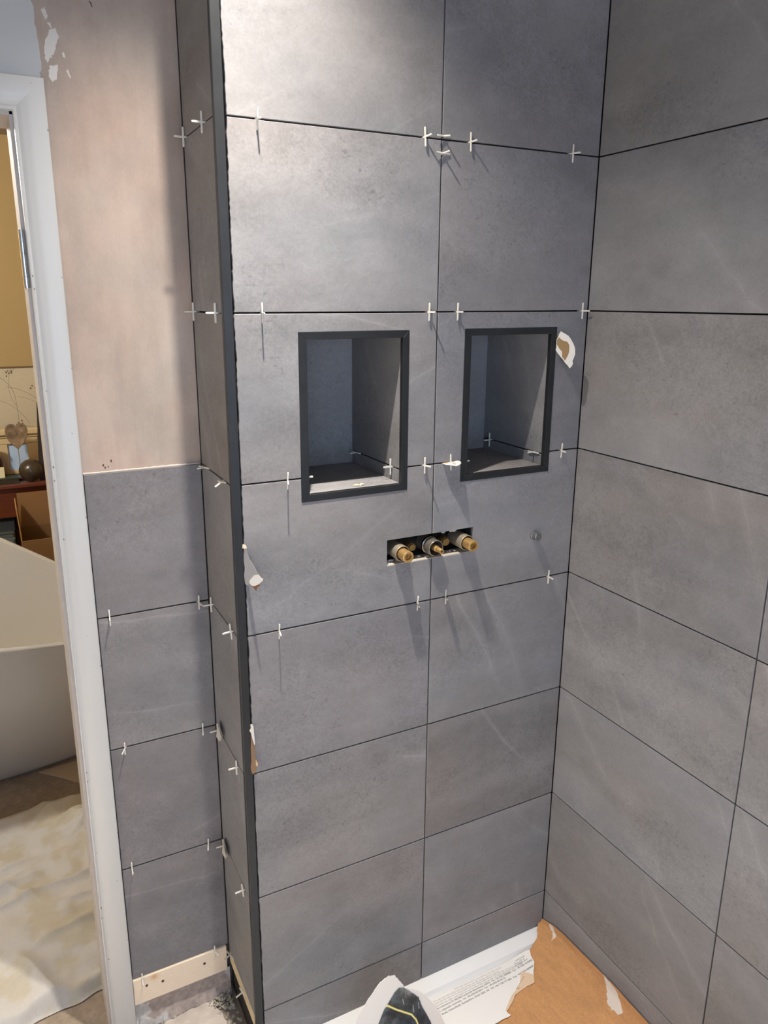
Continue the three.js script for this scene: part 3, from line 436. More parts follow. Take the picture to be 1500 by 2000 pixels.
// ---------------------------------------------------------------- shower valve
{
  const g = group('shower_valve', [0.41, 1.1785, 0]); tag(g, 'brass concealed shower valve with three capped spindles in the wall opening', 'valve');
  const alongZ = (q, x, y, z) => { q.rotateX(Math.PI / 2); q.translate(x, y, z); return q; };
  const bodyG = cyl(0.0185, 0.0185, 0.196, 32); bodyG.rotateZ(Math.PI / 2); bodyG.translate(0, -0.006, -0.062); meshOf('valve_body', bodyG, std({ color: 0x3a3026, roughness: 0.6, metalness: 0.4 }), g);
  const tubeProf = (ro, ri, z0, z1) => new THREE.LatheGeometry([[ri, z0], [ro - 0.0008, z0], [ro, z0 + 0.0008], [ro, z1 - 0.0008], [ro - 0.0008, z1], [ri + 0.0003, z1], [ri, z1 - 0.0006], [ri, z0]].map((p) => new THREE.Vector2(...p)), 48);
  for (const [x, ro, rs, zf, zs, splined] of [[-0.079, 0.0166, 0.0122, 0.0125, 0.037, 0], [0.0, 0.0176, 0.0064, 0.0150, 0.037, 1], [0.079, 0.0166, 0.0122, 0.0125, 0.037, 0]]) {
    const sl = alongZ(tubeProf(ro, ro - 0.0016, -0.042, zf), x, 0, 0), sleeve = meshOf('sleeve', sl, splined ? phys({ color: 0xaaa296, roughness: 0.32, metalness: 0.75 }) : M.steel, g);
    if (splined) { meshOf('collar_ring', alongZ(tubeProf(ro + 0.0018, ro, -0.016, -0.010), x, 0, 0), M.chrome, sleeve); }
    const threads = []; for (let z = -0.03; z < zs - 0.003; z += 0.0024) threads.push([rs, z], [rs - 0.0007, z + 0.0012]);
    const bore = splined ? 0.0026 : rs * 0.62;
    const sp = new THREE.LatheGeometry([[0.0005, -0.032], [rs, -0.032], ...(splined ? [[rs, 0.018], [rs * 0.86, 0.019]] : threads.filter((_, i) => i < 16)), [splined ? rs * 0.86 : rs, zs - 0.001], [splined ? rs * 0.8 : rs - 0.001, zs], [bore, zs], [bore * 0.94, zs - 0.009], [0.0004, zs - 0.0095]].map((p) => new THREE.Vector2(...p)), 40);
    meshOf('spindle', alongZ(toCreasedNormals(sp, 0.6), x, 0, 0), M.brass, g);
    if (!splined) { const sc = cyl(rs * 0.34, rs * 0.34, 0.006, 6); meshOf('spindle_screw', alongZ(sc, x, 0, zs - 0.0075), M.brassDull, g); }
  }
  for (const [x, r] of [[-0.041, 0.0092], [0.042, 0.0104]]) {
    const hex = cyl(r, r, 0.012, 6), cap = new THREE.LatheGeometry([[0.0001, 0.006], [r * 0.72, 0.006], [r * 0.8, 0.005], [r * 0.8, 0]].map((p) => new THREE.Vector2(...p)), 28);
    meshOf('check_plug', [alongZ(hex, x, 0.0, -0.024), alongZ(cap, x, 0.0, -0.018)], M.brassDull, g);
  }
  // bits of mortar in the opening
  const r = rng(15), bits = []; for (let i = 0; i < 16; i++) { const b = new THREE.DodecahedronGeometry(0.0012 + r() * 0.0024, 0); b.scale(1 + r(), 0.7, 1 + r()); b.translate(-0.1 + r() * 0.2, -0.0245 + r() * 0.004, -0.02 + r() * 0.012); bits.push(b); }
  for (const [x, y] of [[-0.1035, -0.0255], [-0.1055, -0.024], [-0.1015, -0.0262], [0.05, 0.0268], [0.058, 0.0262], [0.03, 0.0265]]) { const b = new THREE.DodecahedronGeometry(0.0044, 0); b.scale(1.3, 0.9, 0.9); b.translate(x, y, -0.008); bits.push(b); }
  const bm = meshOf('mortar_bits', bits, std({ color: 0xbcb9b4, roughness: 0.95 }), g); bm.userData.kind = 'stuff';
  // pale cut edge of the board under the opening
  meshOf('opening_sill', rbox(SLOT.x0 + 0.0005, SLOT.x1 - 0.0005, SLOT.y0 - 0.0005, SLOT.y0 + 0.0014, -0.030, -0.0005, 0.0004), std({ color: 0xb9b0a2, roughness: 0.9 }), wallBack);
}
// capped pipe right of the valve
{
  const g = group('pipe_outlet', [0.6795, 1.1655, 0]); tag(g, 'chrome capped pipe stub poking through a round hole in the tile right of the valve', 'pipe');
  const c = new THREE.LatheGeometry([[0.0001, 0.0165], [0.0078, 0.0165], [0.0092, 0.0155], [0.0096, 0.014], [0.0096, 0.004], [0.0108, 0.003], [0.0108, -0.004], [0.0096, -0.005], [0.0096, -0.03], [0.0001, -0.03]].map((p) => new THREE.Vector2(...p)), 40); c.rotateX(Math.PI / 2);
  meshOf('end_cap', toCreasedNormals(c, 0.5), phys({ color: 0x8c8d8c, roughness: 0.35, metalness: 0.7 }), g);
  const n = cyl(0.0118, 0.0118, 0.006, 6); n.rotateX(Math.PI / 2); n.translate(0, 0, -0.002); meshOf('hex_nut', n, M.chrome, g);
}

// ---------------------------------------------------------------- tile spacers
function spacerGeo() {
  const w = 0.0016, s = new THREE.Shape(), L = 0.0172, r = w;   // in (z, y): bar along y, leg along z
  const cap = (cx, cy, a0) => { for (let k = 0; k <= 6; k++) { const a = a0 + Math.PI * k / 6; s.lineTo(cx + Math.cos(a) * r, cy + Math.sin(a) * r); } };
  const z0 = -0.0085, zc = 0.0042, z1 = 0.0212;
  s.moveTo(zc + w, -w); s.lineTo(z1 - r, -w); cap(z1 - r, 0, -Math.PI / 2); s.lineTo(zc + w, w); s.lineTo(zc + w, L - r); cap(zc, L - r, 0); s.lineTo(zc - w, w); s.lineTo(z0, w * 0.8); s.lineTo(z0, -w * 0.8); s.lineTo(zc - w, -w); s.lineTo(zc - w, -L + r); cap(zc, -L + r, Math.PI); s.closePath();
  const g = new THREE.ExtrudeGeometry(s, { depth: 0.0018, bevelEnabled: true, bevelThickness: 0.0004, bevelSize: 0.0003, bevelOffset: -0.0003, bevelSegments: 1 });
  g.translate(0, 0, -0.0009); g.rotateY(-Math.PI / 2);           // shape x -> +z
  return toCreasedNormals(g, 0.6);
}
const spacer0 = new THREE.Mesh(spacerGeo(), M.spacer); spacer0.castShadow = spacer0.receiveShadow = true;
function spacer(x, y, z, face, lie, label, tilt = 0, turn = 0, push = 0) {
  const o = spacer0.clone(); o.name = numbered('tile_spacer'); scene.add(o);
  const e = { z: 0, x: -Math.PI / 2, X: Math.PI / 2 }[face];
  const q = new THREE.Quaternion().setFromEuler(new THREE.Euler(0, e, 0)).multiply(new THREE.Quaternion().setFromEuler(new THREE.Euler(tilt, turn, lie ? Math.PI / 2 : 0)));
  o.quaternion.copy(q); o.position.set(x, y, z).add(new THREE.Vector3(0, 0, push).applyEuler(new THREE.Euler(0, e, 0)));
  return tag(o, label, 'tile spacer', 'white plastic tile spacers in the wall joints');
}
const A = LV[1], B = LV[2], C = LV[3], Dv = LV[4], E5 = LV[5], F6 = LV[6], G7 = LV[7], CN = LV[3] - 0.006;
for (const a of [
  [0.0524, A, 0, 'z', 0, 'white spacer in the top joint of the niche wall, nearest the corner trim', 0.12],
  [0.3697, A, 0, 'z', 0, 'white spacer in the top niche-wall joint, just left of the joint crossing', -0.12, 0.2],
  [V, 1.9742, 0, 'z', 1, 'sideways white spacer in the vertical joint, right at the top joint crossing', 0.1, 0.25],
  [V, 1.9441, 0, 'z', 1, 'sideways white spacer in the vertical joint, just below the top joint crossing', -0.1, 0.2],
  [0.4689, A, 0, 'z', 0, 'grey-looking spacer in the top niche-wall joint, just right of the joint crossing', -0.05, 0.15],
  [0.7150, A, 0, 'z', 0, 'white spacer in the top niche-wall joint, nearest the right corner', 0, 0.35],
  [0.0499, B, 0, 'z', 0, 'white spacer above the left niche, in the joint near the corner trim', 0.02, -0.08],
  [0.3864, B, 0, 'z', 0, 'white spacer above the niches, just left of the vertical joint', 0, 0.2],
  [0.4521, B, 0, 'z', 0, 'white spacer above the niches, just right of the vertical joint', 0, 0.05],
  [0.7719, B, 0, 'z', 0, 'white spacer above the right niche, tight in the right corner', 0, 0.35, -0.002],
  [0.0898, C, 0, 'z', 0, 'white spacer in the short joint left of the left niche', 0.15, -0.3],
  [0.3833, C, 0, 'z', 0, 'white spacer in the short joint between the left niche and the vertical joint', 0, 0.25],
  [0.4482, C, 0, 'z', 0, 'white spacer poking up behind the torn card strip left of the right niche', -0.1, 0, -0.003],
  [0.7404, C, 0, 'z', 0, 'white spacer in the short joint between the right niche and the right corner', 0.05, -0.15],
  [0.0635, Dv, 0, 'z', 0, 'white spacer in the joint below the left niche, near the corner trim', 0.12, -0.15],
  [0.3752, Dv, 0, 'z', 0, 'white spacer in the joint below the valve, left of the vertical joint', 0.1, -0.3],
  [0.4473, Dv, 0, 'z', 0, 'shaded spacer in the joint below the valve, right of the vertical joint', 0, -0.3, -0.003],
  [0.7264, Dv, 0, 'z', 0, 'white spacer in the joint below the capped pipe', 0.02, 0],
  [RT, A, -0.196, 'x', 0, 'shaded spacer in the top joint of the narrow side wall, at the plaster corner'],
  [RT, A, -0.0638, 'x', 0, 'bright spacer in the top joint of the narrow side wall, near the corner trim'],
  [RT, B, -0.194, 'x', 0, 'dim spacer on the narrow side wall at camera height, at the plaster corner'],
  [RT, B, -0.0365, 'x', 0, 'bright spacer on the narrow side wall at camera height, near the corner trim'],
  [RT, C, -0.178, 'x', 1, 'flat-lying spacer at the plaster edge on the narrow side wall', 0, 0.4],
  [RT, C, -0.0506, 'x', 1, 'flat-lying spacer on the narrow side wall near the corner trim', 0.5, 0.2],
  [RT, Dv, -0.1833, 'x', 0, 'white spacer on the narrow side wall, in the corner beside the upper door-wall tile joint'],
  [RT, Dv, -0.0371, 'x', 0, 'white spacer on the narrow side wall, against the trim below the torn white paper', 0.1],
  [RT, E5, -0.187, 'x', 0, 'white spacer on the narrow side wall, behind the upper crumpled paper scrap'],
  [RT, E5 - 0.006, -0.0452, 'x', 0, 'white spacer on the narrow side wall, level with the brown card strip'],
  [RT, F6 - 0.005, -0.194, 'x', 0, 'white spacer on the narrow side wall, behind the lower crumpled paper scrap'],
  [RT, F6 - 0.006, -0.0437, 'x', 0, 'lowest white spacer in the side wall joints near the corner trim', 0.1],
  [RT, 0.139, -0.190, 'x', 1, 'dusty spacer wedged over the batten at the bottom of the inner corner', 0.2, 0.3],
  [RT, 0.124, -0.0917, 'x', 0, 'dusty spacer hanging over the thin lath at the foot of the side wall', 0.35, 0.1],
  [-0.2232, Dv, D, 'z', 0, 'white spacer in the upper door-wall tile joint, beside the door frame', -0.05, -0.1],
  [-0.0426, Dv, D, 'z', 0, 'white spacer in the upper door-wall tile joint, near the inner corner', 0.1, 0.2],
  [-0.2155, E5, D, 'z', 0, 'bent spacer in the middle door-wall tile joint, beside the door frame', 0.2, -0.5],
  [-0.0492, E5, D, 'z', 0, 'white spacer in the middle door-wall tile joint, near the inner corner', 0.15, -0.2],
  [-0.2257, F6, D, 'z', 0, 'white spacer in the lowest door-wall tile joint, beside the door frame', 0, -0.05],
  [-0.0525, F6, D, 'z', 0, 'white spacer in the lowest door-wall tile joint, near the inner corner', 0.15, -0.3],
  [-0.2263, G7, D, 'z', 0, 'thin spacer between tile and batten, beside the door frame', 0, -0.05, 0.0045],
  [-0.0563, G7, D, 'z', 0, 'thin spacer between tile and batten, near the inner corner', 0, 0.35, 0.0045],
  [NL.x1 - NT + 0.001, CN, -0.205, 'x', 1, 'flat-lying spacer deep inside the left niche, in its back corner', 0, 0.2],
  [NL.x1 - NT + 0.001, CN, -0.0406, 'x', 0, 'sunlit-looking spacer on the right side of the left niche, near the front', 0, 0.05],
  [NL.x0 + NT + 0.001, CN, -0.029, 'X', 0, 'spacer tip sticking out from the left side of the left niche'],
  [NR.x1 - NT + 0.001, CN, -0.2025, 'x', 0, 'upright spacer deep inside the right niche, in its back corner', 0, 0.1],
  [NR.x1 - NT + 0.001, CN, -0.034, 'x', 1, 'flat-lying spacer on the right side of the right niche, near the front', 0, 0.1],
  [NR.x0 + NT + 0.001, CN, -0.02, 'X', 0, 'spacer tip sticking out from the left side of the right niche'],
]) spacer(...a);

// ---------------------------------------------------------------- torn card and paper in the gaps
const cardTwo = (name, label, layers) => { const g = group(name); tag(g, label, 'paper scrap'); for (const [n, pts, nn, t, m] of layers) meshOf(n, torn(pts, nn, t), m, g); return g; };
const NS = [-1.35, 0, 1];
cardTwo('card_scrap', 'torn white and brown card scrap stuck behind the right niche frame', [
  ['white_layer', [[0.7101, 1.6188, 0.0095], [0.7113, 1.6172, 0.0112], [0.7129, 1.6156, 0.0133], [0.7144, 1.6142, 0.0154], [0.7163, 1.6135, 0.0179], [0.7176, 1.6110, 0.0196], [0.7197, 1.6101, 0.0226], [0.7212, 1.6067, 0.0245], [0.7235, 1.6025, 0.0276], [0.7247, 1.5986, 0.0293], [0.7264, 1.5941, 0.0317], [0.7277, 1.5901, 0.0334], [0.7291, 1.5850, 0.0352], [0.7295, 1.5798, 0.0358], [0.7297, 1.5754, 0.0361], [0.7300, 1.5712, 0.0364], [0.7291, 1.5671, 0.0353], [0.7283, 1.5616, 0.0341], [0.7271, 1.5570, 0.0325], [0.7272, 1.5559, 0.0326], [0.7280, 1.5535, 0.0337], [0.7279, 1.5517, 0.0337], [0.7274, 1.5486, 0.0330], [0.7267, 1.5459, 0.0319], [0.7257, 1.5440, 0.0306], [0.7250, 1.5428, 0.0297], [0.7244, 1.5418, 0.0289], [0.7239, 1.5417, 0.0281], [0.7218, 1.5469, 0.0254], [0.7188, 1.5512, 0.0214], [0.7168, 1.5553, 0.0187], [0.7154, 1.5589, 0.0167], [0.7132, 1.5626, 0.0138], [0.7112, 1.5658, 0.0111], [0.7092, 1.5702, 0.0084], [0.7071, 1.5741, 0.0055], [0.7052, 1.5784, 0.0029], [0.7053, 1.5818, 0.0032], [0.7055, 1.5857, 0.0034], [0.7054, 1.5903, 0.0032], [0.7057, 1.5931, 0.0036], [0.7054, 1.5980, 0.0033], [0.7053, 1.6010, 0.0031], [0.7065, 1.6039, 0.0047], [0.7073, 1.6081, 0.0058], [0.7078, 1.6118, 0.0064], [0.7087, 1.6146, 0.0077], [0.7096, 1.6164, 0.0089]], NS, 0.0012, M.paper],
  ['brown_core', [[0.7080, 1.6054, 0.0077], [0.7088, 1.6048, 0.0087], [0.7105, 1.6018, 0.0110], [0.7111, 1.6013, 0.0118], [0.7136, 1.5987, 0.0152], [0.7167, 1.5978, 0.0194], [0.7197, 1.5952, 0.0235], [0.7202, 1.5923, 0.0241], [0.7213, 1.5911, 0.0256], [0.7216, 1.5878, 0.0260], [0.7217, 1.5843, 0.0261], [0.7218, 1.5796, 0.0262], [0.7215, 1.5750, 0.0259], [0.7206, 1.5684, 0.0246], [0.7188, 1.5625, 0.0222], [0.7174, 1.5575, 0.0203], [0.7160, 1.5603, 0.0184], [0.7151, 1.5625, 0.0173], [0.7139, 1.5638, 0.0156], [0.7132, 1.5682, 0.0146], [0.7132, 1.5730, 0.0147], [0.7127, 1.5767, 0.0140], [0.7099, 1.5809, 0.0102], [0.7078, 1.5857, 0.0074], [0.7057, 1.5914, 0.0045], [0.7060, 1.5948, 0.0050], [0.7056, 1.5978, 0.0044], [0.7056, 1.6010, 0.0044], [0.7066, 1.6023, 0.0057], [0.7073, 1.6037, 0.0067]], NS, 0.0006, std({ color: 0x967a55, roughness: 0.95 })],
]);
cardTwo('curled_paper', 'white paper scrap curling out of the gap beside the corner trim', [
  ['sheet', [[-0.0005, 1.2377, 0.0015], [0.0026, 1.2384, 0.0050], [0.0038, 1.2295, 0.0064], [0.0075, 1.2162, 0.0106], [0.0122, 1.2060, 0.0160], [0.0164, 1.1957, 0.0209], [0.0187, 1.1891, 0.0236], [0.0216, 1.1841, 0.0269], [0.0163, 1.1715, 0.0207], [0.0100, 1.1643, 0.0135], [0.0061, 1.1692, 0.0090], [0.0024, 1.1640, 0.0047], [-0.0006, 1.1662, 0.0013], [-0.0017, 1.1831, 0.0001], [-0.0002, 1.1977, 0.0018], [-0.0013, 1.2116, 0.0005]], [-1.15, 0, 1], 0.0006, std({ color: 0x989694, roughness: 0.9 })],  // white paper toned grey, grazing light put into its colour
  ['upper_tip', [[-0.0035, 1.2378, 0.002], [-0.003, 1.245, 0.003], [-0.0006, 1.2470, 0.004], [0.003, 1.243, 0.0045], [0.0045, 1.2375, 0.005], [0.001, 1.2362, 0.0042]], [-0.5, 0.5, 1], 0.001, std({ color: 0xe9dcbc, roughness: 0.9 })],
  ['curl', [[0.0057, 1.1764, 0.0111], [0.0121, 1.1878, 0.0184], [0.0182, 1.1902, 0.0254], [0.0210, 1.1848, 0.0287], [0.0245, 1.1828, 0.0326], [0.0236, 1.1791, 0.0317], [0.0176, 1.1706, 0.0248], [0.0115, 1.1656, 0.0177], [0.0069, 1.1667, 0.0125], [0.0050, 1.1712, 0.0103]], [-1, 0.35, 1], 0.0009, M.paper],
  ['brown_edge', [[0.0098, 1.1646, 0.0142], [0.0180, 1.1709, 0.0237], [0.0205, 1.1693, 0.0266], [0.0158, 1.1628, 0.0211], [0.0146, 1.1558, 0.0198], [0.0127, 1.1596, 0.0176]], [-1, -0.2, 1], 0.0008, std({ color: 0x8d6040, roughness: 0.95 })],
]);
cardTwo('card_strip', 'narrow strip of torn brown and white card wedged beside the corner trim', [
  ['brown_core', [[-0.0031, 0.8690, 0.002], [0.0021, 0.8669, 0.0036], [0.003, 0.8467, 0.0042], [0.0035, 0.8225, 0.0044], [0.0032, 0.8022, 0.0044], [0.0052, 0.789, 0.005], [0.0046, 0.7651, 0.0048], [-0.0018, 0.7576, 0.003], [-0.0044, 0.7637, 0.002], [-0.0057, 0.7747, 0.0018], [-0.0035, 0.7866, 0.002], [-0.0038, 0.8152, 0.002], [-0.0026, 0.8393, 0.0024]], [-0.35, 0, 1], 0.0022, std({ color: 0x8b6e52, roughness: 0.95 })],
  ['white_layer', [[-0.0031, 0.8714, 0.004], [0.0005, 0.8720, 0.0045], [0.0028, 0.8660, 0.005], [0.0034, 0.8460, 0.0056], [0.0042, 0.8290, 0.006], [0.003, 0.8240, 0.0056], [-0.0004, 0.8390, 0.0044], [-0.0022, 0.8520, 0.004], [-0.0053, 0.8581, 0.003], [-0.0021, 0.8640, 0.004]], [-0.35, 0, 1], 0.0008, M.paper],
  ['lower_flap', [[0.0046, 0.7920, 0.0056], [0.0079, 0.7830, 0.009], [0.0062, 0.7760, 0.0085], [0.0040, 0.7790, 0.0056]], [-0.2, 0.3, 1], 0.0008, std({ color: 0xc9ab86, roughness: 0.95 })],
]);
cardTwo('torn_card', 'torn cream card sticking out of the joint left of the right niche', [
  ['white_layer', [[0.4290, 1.3569, -0.004], [0.4484, 1.3572, -0.004], [0.4700, 1.3569, -0.002], [0.4670, 1.3560, 0.012], [0.4560, 1.3550, 0.022], [0.4483, 1.3545, 0.0255], [0.4430, 1.3548, 0.0225], [0.4400, 1.3555, 0.018], [0.4330, 1.3560, 0.014], [0.4292, 1.3562, 0.011]], [0, 1, 0.05], 0.0009, M.paper],
  ['brown_core', [[0.4310, 1.3572, 0.001], [0.4400, 1.3573, 0.001], [0.4400, 1.3569, 0.007], [0.4315, 1.3568, 0.006]], [0, 1, 0.05], 0.0005, M.paperEdge],
  ['curled_edge', [[0.4500, 1.3580, 0.004], [0.4600, 1.3605, 0.006], [0.4680, 1.3590, 0.006], [0.4690, 1.3565, 0.008], [0.4600, 1.3560, 0.013], [0.4520, 1.3558, 0.012]], [0, 0.5, 1], 0.0008, M.paper],
]);
for (const [nm, lab, pts] of [['crumpled_paper', 'upper crumpled white paper scrap on a spacer in the inner corner', [[-0.0215, 0.7840, -0.176], [-0.0255, 0.7890, -0.160], [-0.0265, 0.7769, -0.1300], [-0.0300, 0.7640, -0.1340], [-0.0275, 0.7560, -0.1430], [-0.0240, 0.7453, -0.1640], [-0.0215, 0.7603, -0.1800]]], ['crumpled_paper', 'lower crumpled white paper scrap on a spacer in the inner corner', [[-0.0215, 0.4674, -0.192], [-0.0255, 0.4790, -0.172], [-0.0285, 0.4712, -0.141], [-0.0270, 0.4530, -0.148], [-0.0245, 0.4406, -0.162], [-0.0215, 0.4365, -0.184]]]]) {
  const g = group(nm); tag(g, lab, 'paper scrap');
  meshOf('sheet', torn(pts, [-1, 0, 0.15], 0.0009), std({ color: 0xc9c2b8, roughness: 0.9 }), g);
  const c = pts.map((p) => [p[0] - 0.004, p[1], p[2] + 0.003]); meshOf('fold', torn([c[1], c[2], c[3], [c[4][0] - 0.003, c[4][1] + 0.008, c[4][2] - 0.012]], [-1, 0.2, 0.3], 0.0008), std({ color: 0xd6d0c6, roughness: 0.9 }), g);
}
{ // crumbs on the floor of the left niche
  const g = group('paper_crumb'); tag(g, 'pale torn crumb lying on the floor of the left niche', 'paper scrap'); const y = NL.y0 + NT;
  meshOf('shred', torn([[0.236, y + 0.0012, -0.026], [0.246, y + 0.003, -0.03], [0.252, y + 0.0015, -0.024], [0.262, y + 0.004, -0.022], [0.252, y + 0.0012, -0.018], [0.244, y + 0.0018, -0.02]], [0, 1, 0.2], 0.0008), std({ color: 0xd8cfa4, roughness: 0.95 }), g);
  meshOf('shred', torn([[0.246, y + 0.0012, -0.020], [0.254, y + 0.005, -0.024], [0.256, y + 0.004, -0.018]], [0, 1, 0.4], 0.0006), std({ color: 0xe0d8b8, roughness: 0.95 }), g);
}

// ---------------------------------------------------------------- battens and rubble at the foot of the walls
const wood = canvasTex(1024, 256, (c, w, h) => {
  const im = c.createImageData(w, h), d = im.data;
  for (let j = 0; j < h; j++) for (let i = 0; i < w; i++) { const u = i / w, v = j / h, kx = (u - 0.218) * 3.1, ky = v - 0.1, kn = Math.exp(-((kx * kx + ky * ky) * 70 * (1 + 0.6 * fbm(u, v, 9, 5, 3, 603)))), ring = Math.sin((v + 0.05 * fbm(u, v, 3, 4, 3, 601) + kn * 0.2) * 70), f = fbm(u, v, 20, 140, 2, 602), g = 1 + 0.010 * ring + 0.04 * f, k = (j * w + i) * 4; d[k] = (236 - 24 * kn) * g; d[k + 1] = (219 - 48 * kn) * g; d[k + 2] = (196 - 70 * kn) * g; d[k + 3] = 255; }
  c.putImageData(im, 0, 0);
});
{
  const g = group('timber_batten'); tag(g, 'pale planed timber batten screwed under the door-wall tiles', 'batten');
  const b = rbox(-0.2475, -0.0255, 0.079, 0.1500, D - 0.014, D + 0.005, 0.0012), p = b.attributes.position, uv = b.attributes.uv; for (let i = 0; i < p.count; i++) uv.setXY(i, (p.getX(i) + 0.2475) / 0.222, (p.getY(i) - 0.077) / 0.0722); meshOf('board', b, std({ map: wood, roughness: 0.8 }), g);
  for (const [x, y] of [[-0.2178, 0.1245], [-0.181, 0.1195], [-0.081, 0.1235]]) { const s = new THREE.LatheGeometry([[0.0001, 0.0002], [0.0018, 0.0004], [0.0028, 0.0012], [0.0034, 0.0002]].map((q) => new THREE.Vector2(...q)), 20); s.rotateX(Math.PI / 2); s.translate(x, y, D + 0.0048); meshOf('screw', s, std({ color: 0x4a3a2c, roughness: 0.7, side: THREE.DoubleSide }), g); }
  const l = group('timber_lath'); tag(l, 'thin timber lath at the foot of the narrow side wall', 'batten');
  const lg = rbox(RT + 0.0004, RT + 0.0215, 0.098, 0.1338, D + 0.002, -0.014, 0.001); { const q = lg.attributes.position, v = lg.attributes.uv; for (let i = 0; i < q.count; i++) v.setXY(i, (q.getZ(i) + 0.22) / 0.222, (q.getY(i) - 0.098) / 0.0722 * 0.4 + 0.5); } meshOf('board', lg, std({ color: 0xe6d3aa, map: fleck, roughness: 0.85 }), l);
}
{
  const r = rng(707), a = [], b = []; const lump = (x, y, z, s) => { const q = new THREE.IcosahedronGeometry(s, 1), p = q.attributes.position, w = new Map(); for (let i = 0; i < p.count; i++) { const k = p.getX(i).toFixed(5) + p.getY(i).toFixed(5) + p.getZ(i).toFixed(5); if (!w.has(k)) w.set(k, 0.7 + r() * 0.6); const f = w.get(k); p.setXYZ(i, p.getX(i) * f, p.getY(i) * f * 0.75, p.getZ(i) * f); } q.computeVertexNormals(); q.rotateY(r() * 6); q.translate(x, y, z); return q; };
  for (let i = 0; i < 130; i++) { const t = 0.35 + 0.65 * Math.sqrt(r()), z = D + 0.008 + r() * 0.045 * t, x = -0.115 + t * 0.09; a.push(lump(x, 0.003 + r() * 0.016 * t, z, 0.001 + r() * 0.0030 * t)); }
  for (let i = 0; i < 46; i++) { const x = -0.245 + r() * 0.2; a.push(lump(x, 0.003, D + 0.006 + r() * 0.012, 0.0015 + r() * 0.003)); }
  for (let i = 0; i < 40; i++) { const x = -0.05 + r() * 0.03, z = -0.19 + r() * 0.18; a.push(lump(x, 0.002 + r() * 0.004, z, 0.0015 + r() * 0.004)); }
  tag(meshOf('plaster_rubble', a, std({ color: 0xb0aa9c, roughness: 0.95 })), 'crumbled grey-green plaster heaped in the floor corner', 'rubble', null, 'stuff');
  for (let i = 0; i < 18; i++) { const x = -0.23 + r() * 0.17, z = -0.17 + r() * 0.1; b.push(lump(x, 0.0075, z, 0.0012 + r() * 0.0026)); }
  tag(meshOf('plaster_crumbs', b, std({ color: 0xece6da, roughness: 0.9 })), 'white plaster crumbs scattered on the pale floor patch', 'rubble', null, 'stuff');
}

// ================================================================ THE ROOM BEYOND THE DOOR
{
  const paint = std({ color: 0xb39a6a, roughness: 0.85 });
  const paper = canvasTex(1024, 1024, (c, w, h) => {
    c.fillStyle = 'rgb(204,194,168)'; c.fillRect(0, 0, w, h); const r = rng(811);
    for (let i = 0; i < 9000; i++) { c.fillStyle = `rgba(${160 + r() * 60},${150 + r() * 50},${120 + r() * 50},0.12)`; c.fillRect(r() * w, r() * h, 6 + r() * 30, 1 + r() * 2); }
    c.strokeStyle = 'rgba(110,102,88,0.6)'; c.fillStyle = 'rgba(96,78,64,0.8)';
    for (let k = 0; k < 44; k++) { let x = r() * w, y = r() * h, a = r() * 6.28, b = (r() - 0.5) * 0.05; c.lineWidth = 1.6 + r() * 1.4; c.beginPath(); c.moveTo(x, y); for (let i = 0; i < 90; i++) { a += b + 0.022; x += Math.cos(a) * 6; y += Math.sin(a) * 6; c.lineTo(x, y); if (i % 22 === 21) { b = -b * 1.15; } } c.stroke(); for (let i = 0; i < 6; i++) { c.beginPath(); c.ellipse(x + (r() - 0.5) * 40, y + (r() - 0.5) * 40, 4 + r() * 4, 2 + r() * 3, r() * 3, 0, 7); c.fill(); } }
  });
  const f = group('wall_far'); struct(f, 'far wall, tan paint above cream trailing-flower wallpaper');
  meshOf('paint', box(X0, X1, 1.322, CEIL, ZB - 0.1, ZB), paint, f);
  const wp = box(X0, X1, 0, 1.314, ZB - 0.1, ZB); meshOf('wallpaper', wp, std({ map: paper, roughness: 0.85 }), f);
  meshOf('dado_line', rbox(X0, X1, 1.314, 1.322, ZB - 0.02, ZB + 0.006, 0.002), std({ color: 0x6f5a3a, roughness: 0.7 }), f);
  struct(meshOf('wall_far_left', box(X0 - 0.1, X0, 0, CEIL, ZB - 0.1, ZD), paint), 'tan painted left wall of the far room');
  struct(meshOf('wall_far_right', box(X1, X1 + 0.1, 0, CEIL, ZB - 0.1, ZD), paint), 'tan painted right wall of the far room');
}
{ // its lamp
  const g = group('pendant_lamp', [-1.25, CEIL, -1.5]); tag(g, 'white globe pendant lamp in the far room', 'ceiling light');
  const rose = cyl(0.04, 0.05, 0.02, 24); rose.translate(0, -0.01, 0); meshOf('ceiling_rose', rose, M.white, g);
  const cord = cyl(0.003, 0.003, 0.2, 8); cord.translate(0, -0.11, 0); meshOf('cord', cord, M.white, g);
  const gl = new THREE.SphereGeometry(0.07, 32, 20); gl.translate(0, -0.27, 0); meshOf('lamp_globe', gl, std({ color: 0xffffff, emissive: 0xffd59a, emissiveIntensity: 2.2 }), g);
  const p = new THREE.PointLight(new THREE.Color(1.0, 0.985, 0.94), FAR_LAMP, 0, 2); p.position.set(-1.25, CEIL - 0.27, -1.5); p.castShadow = true; p.shadow.radius = 3; scene.add(p);
}
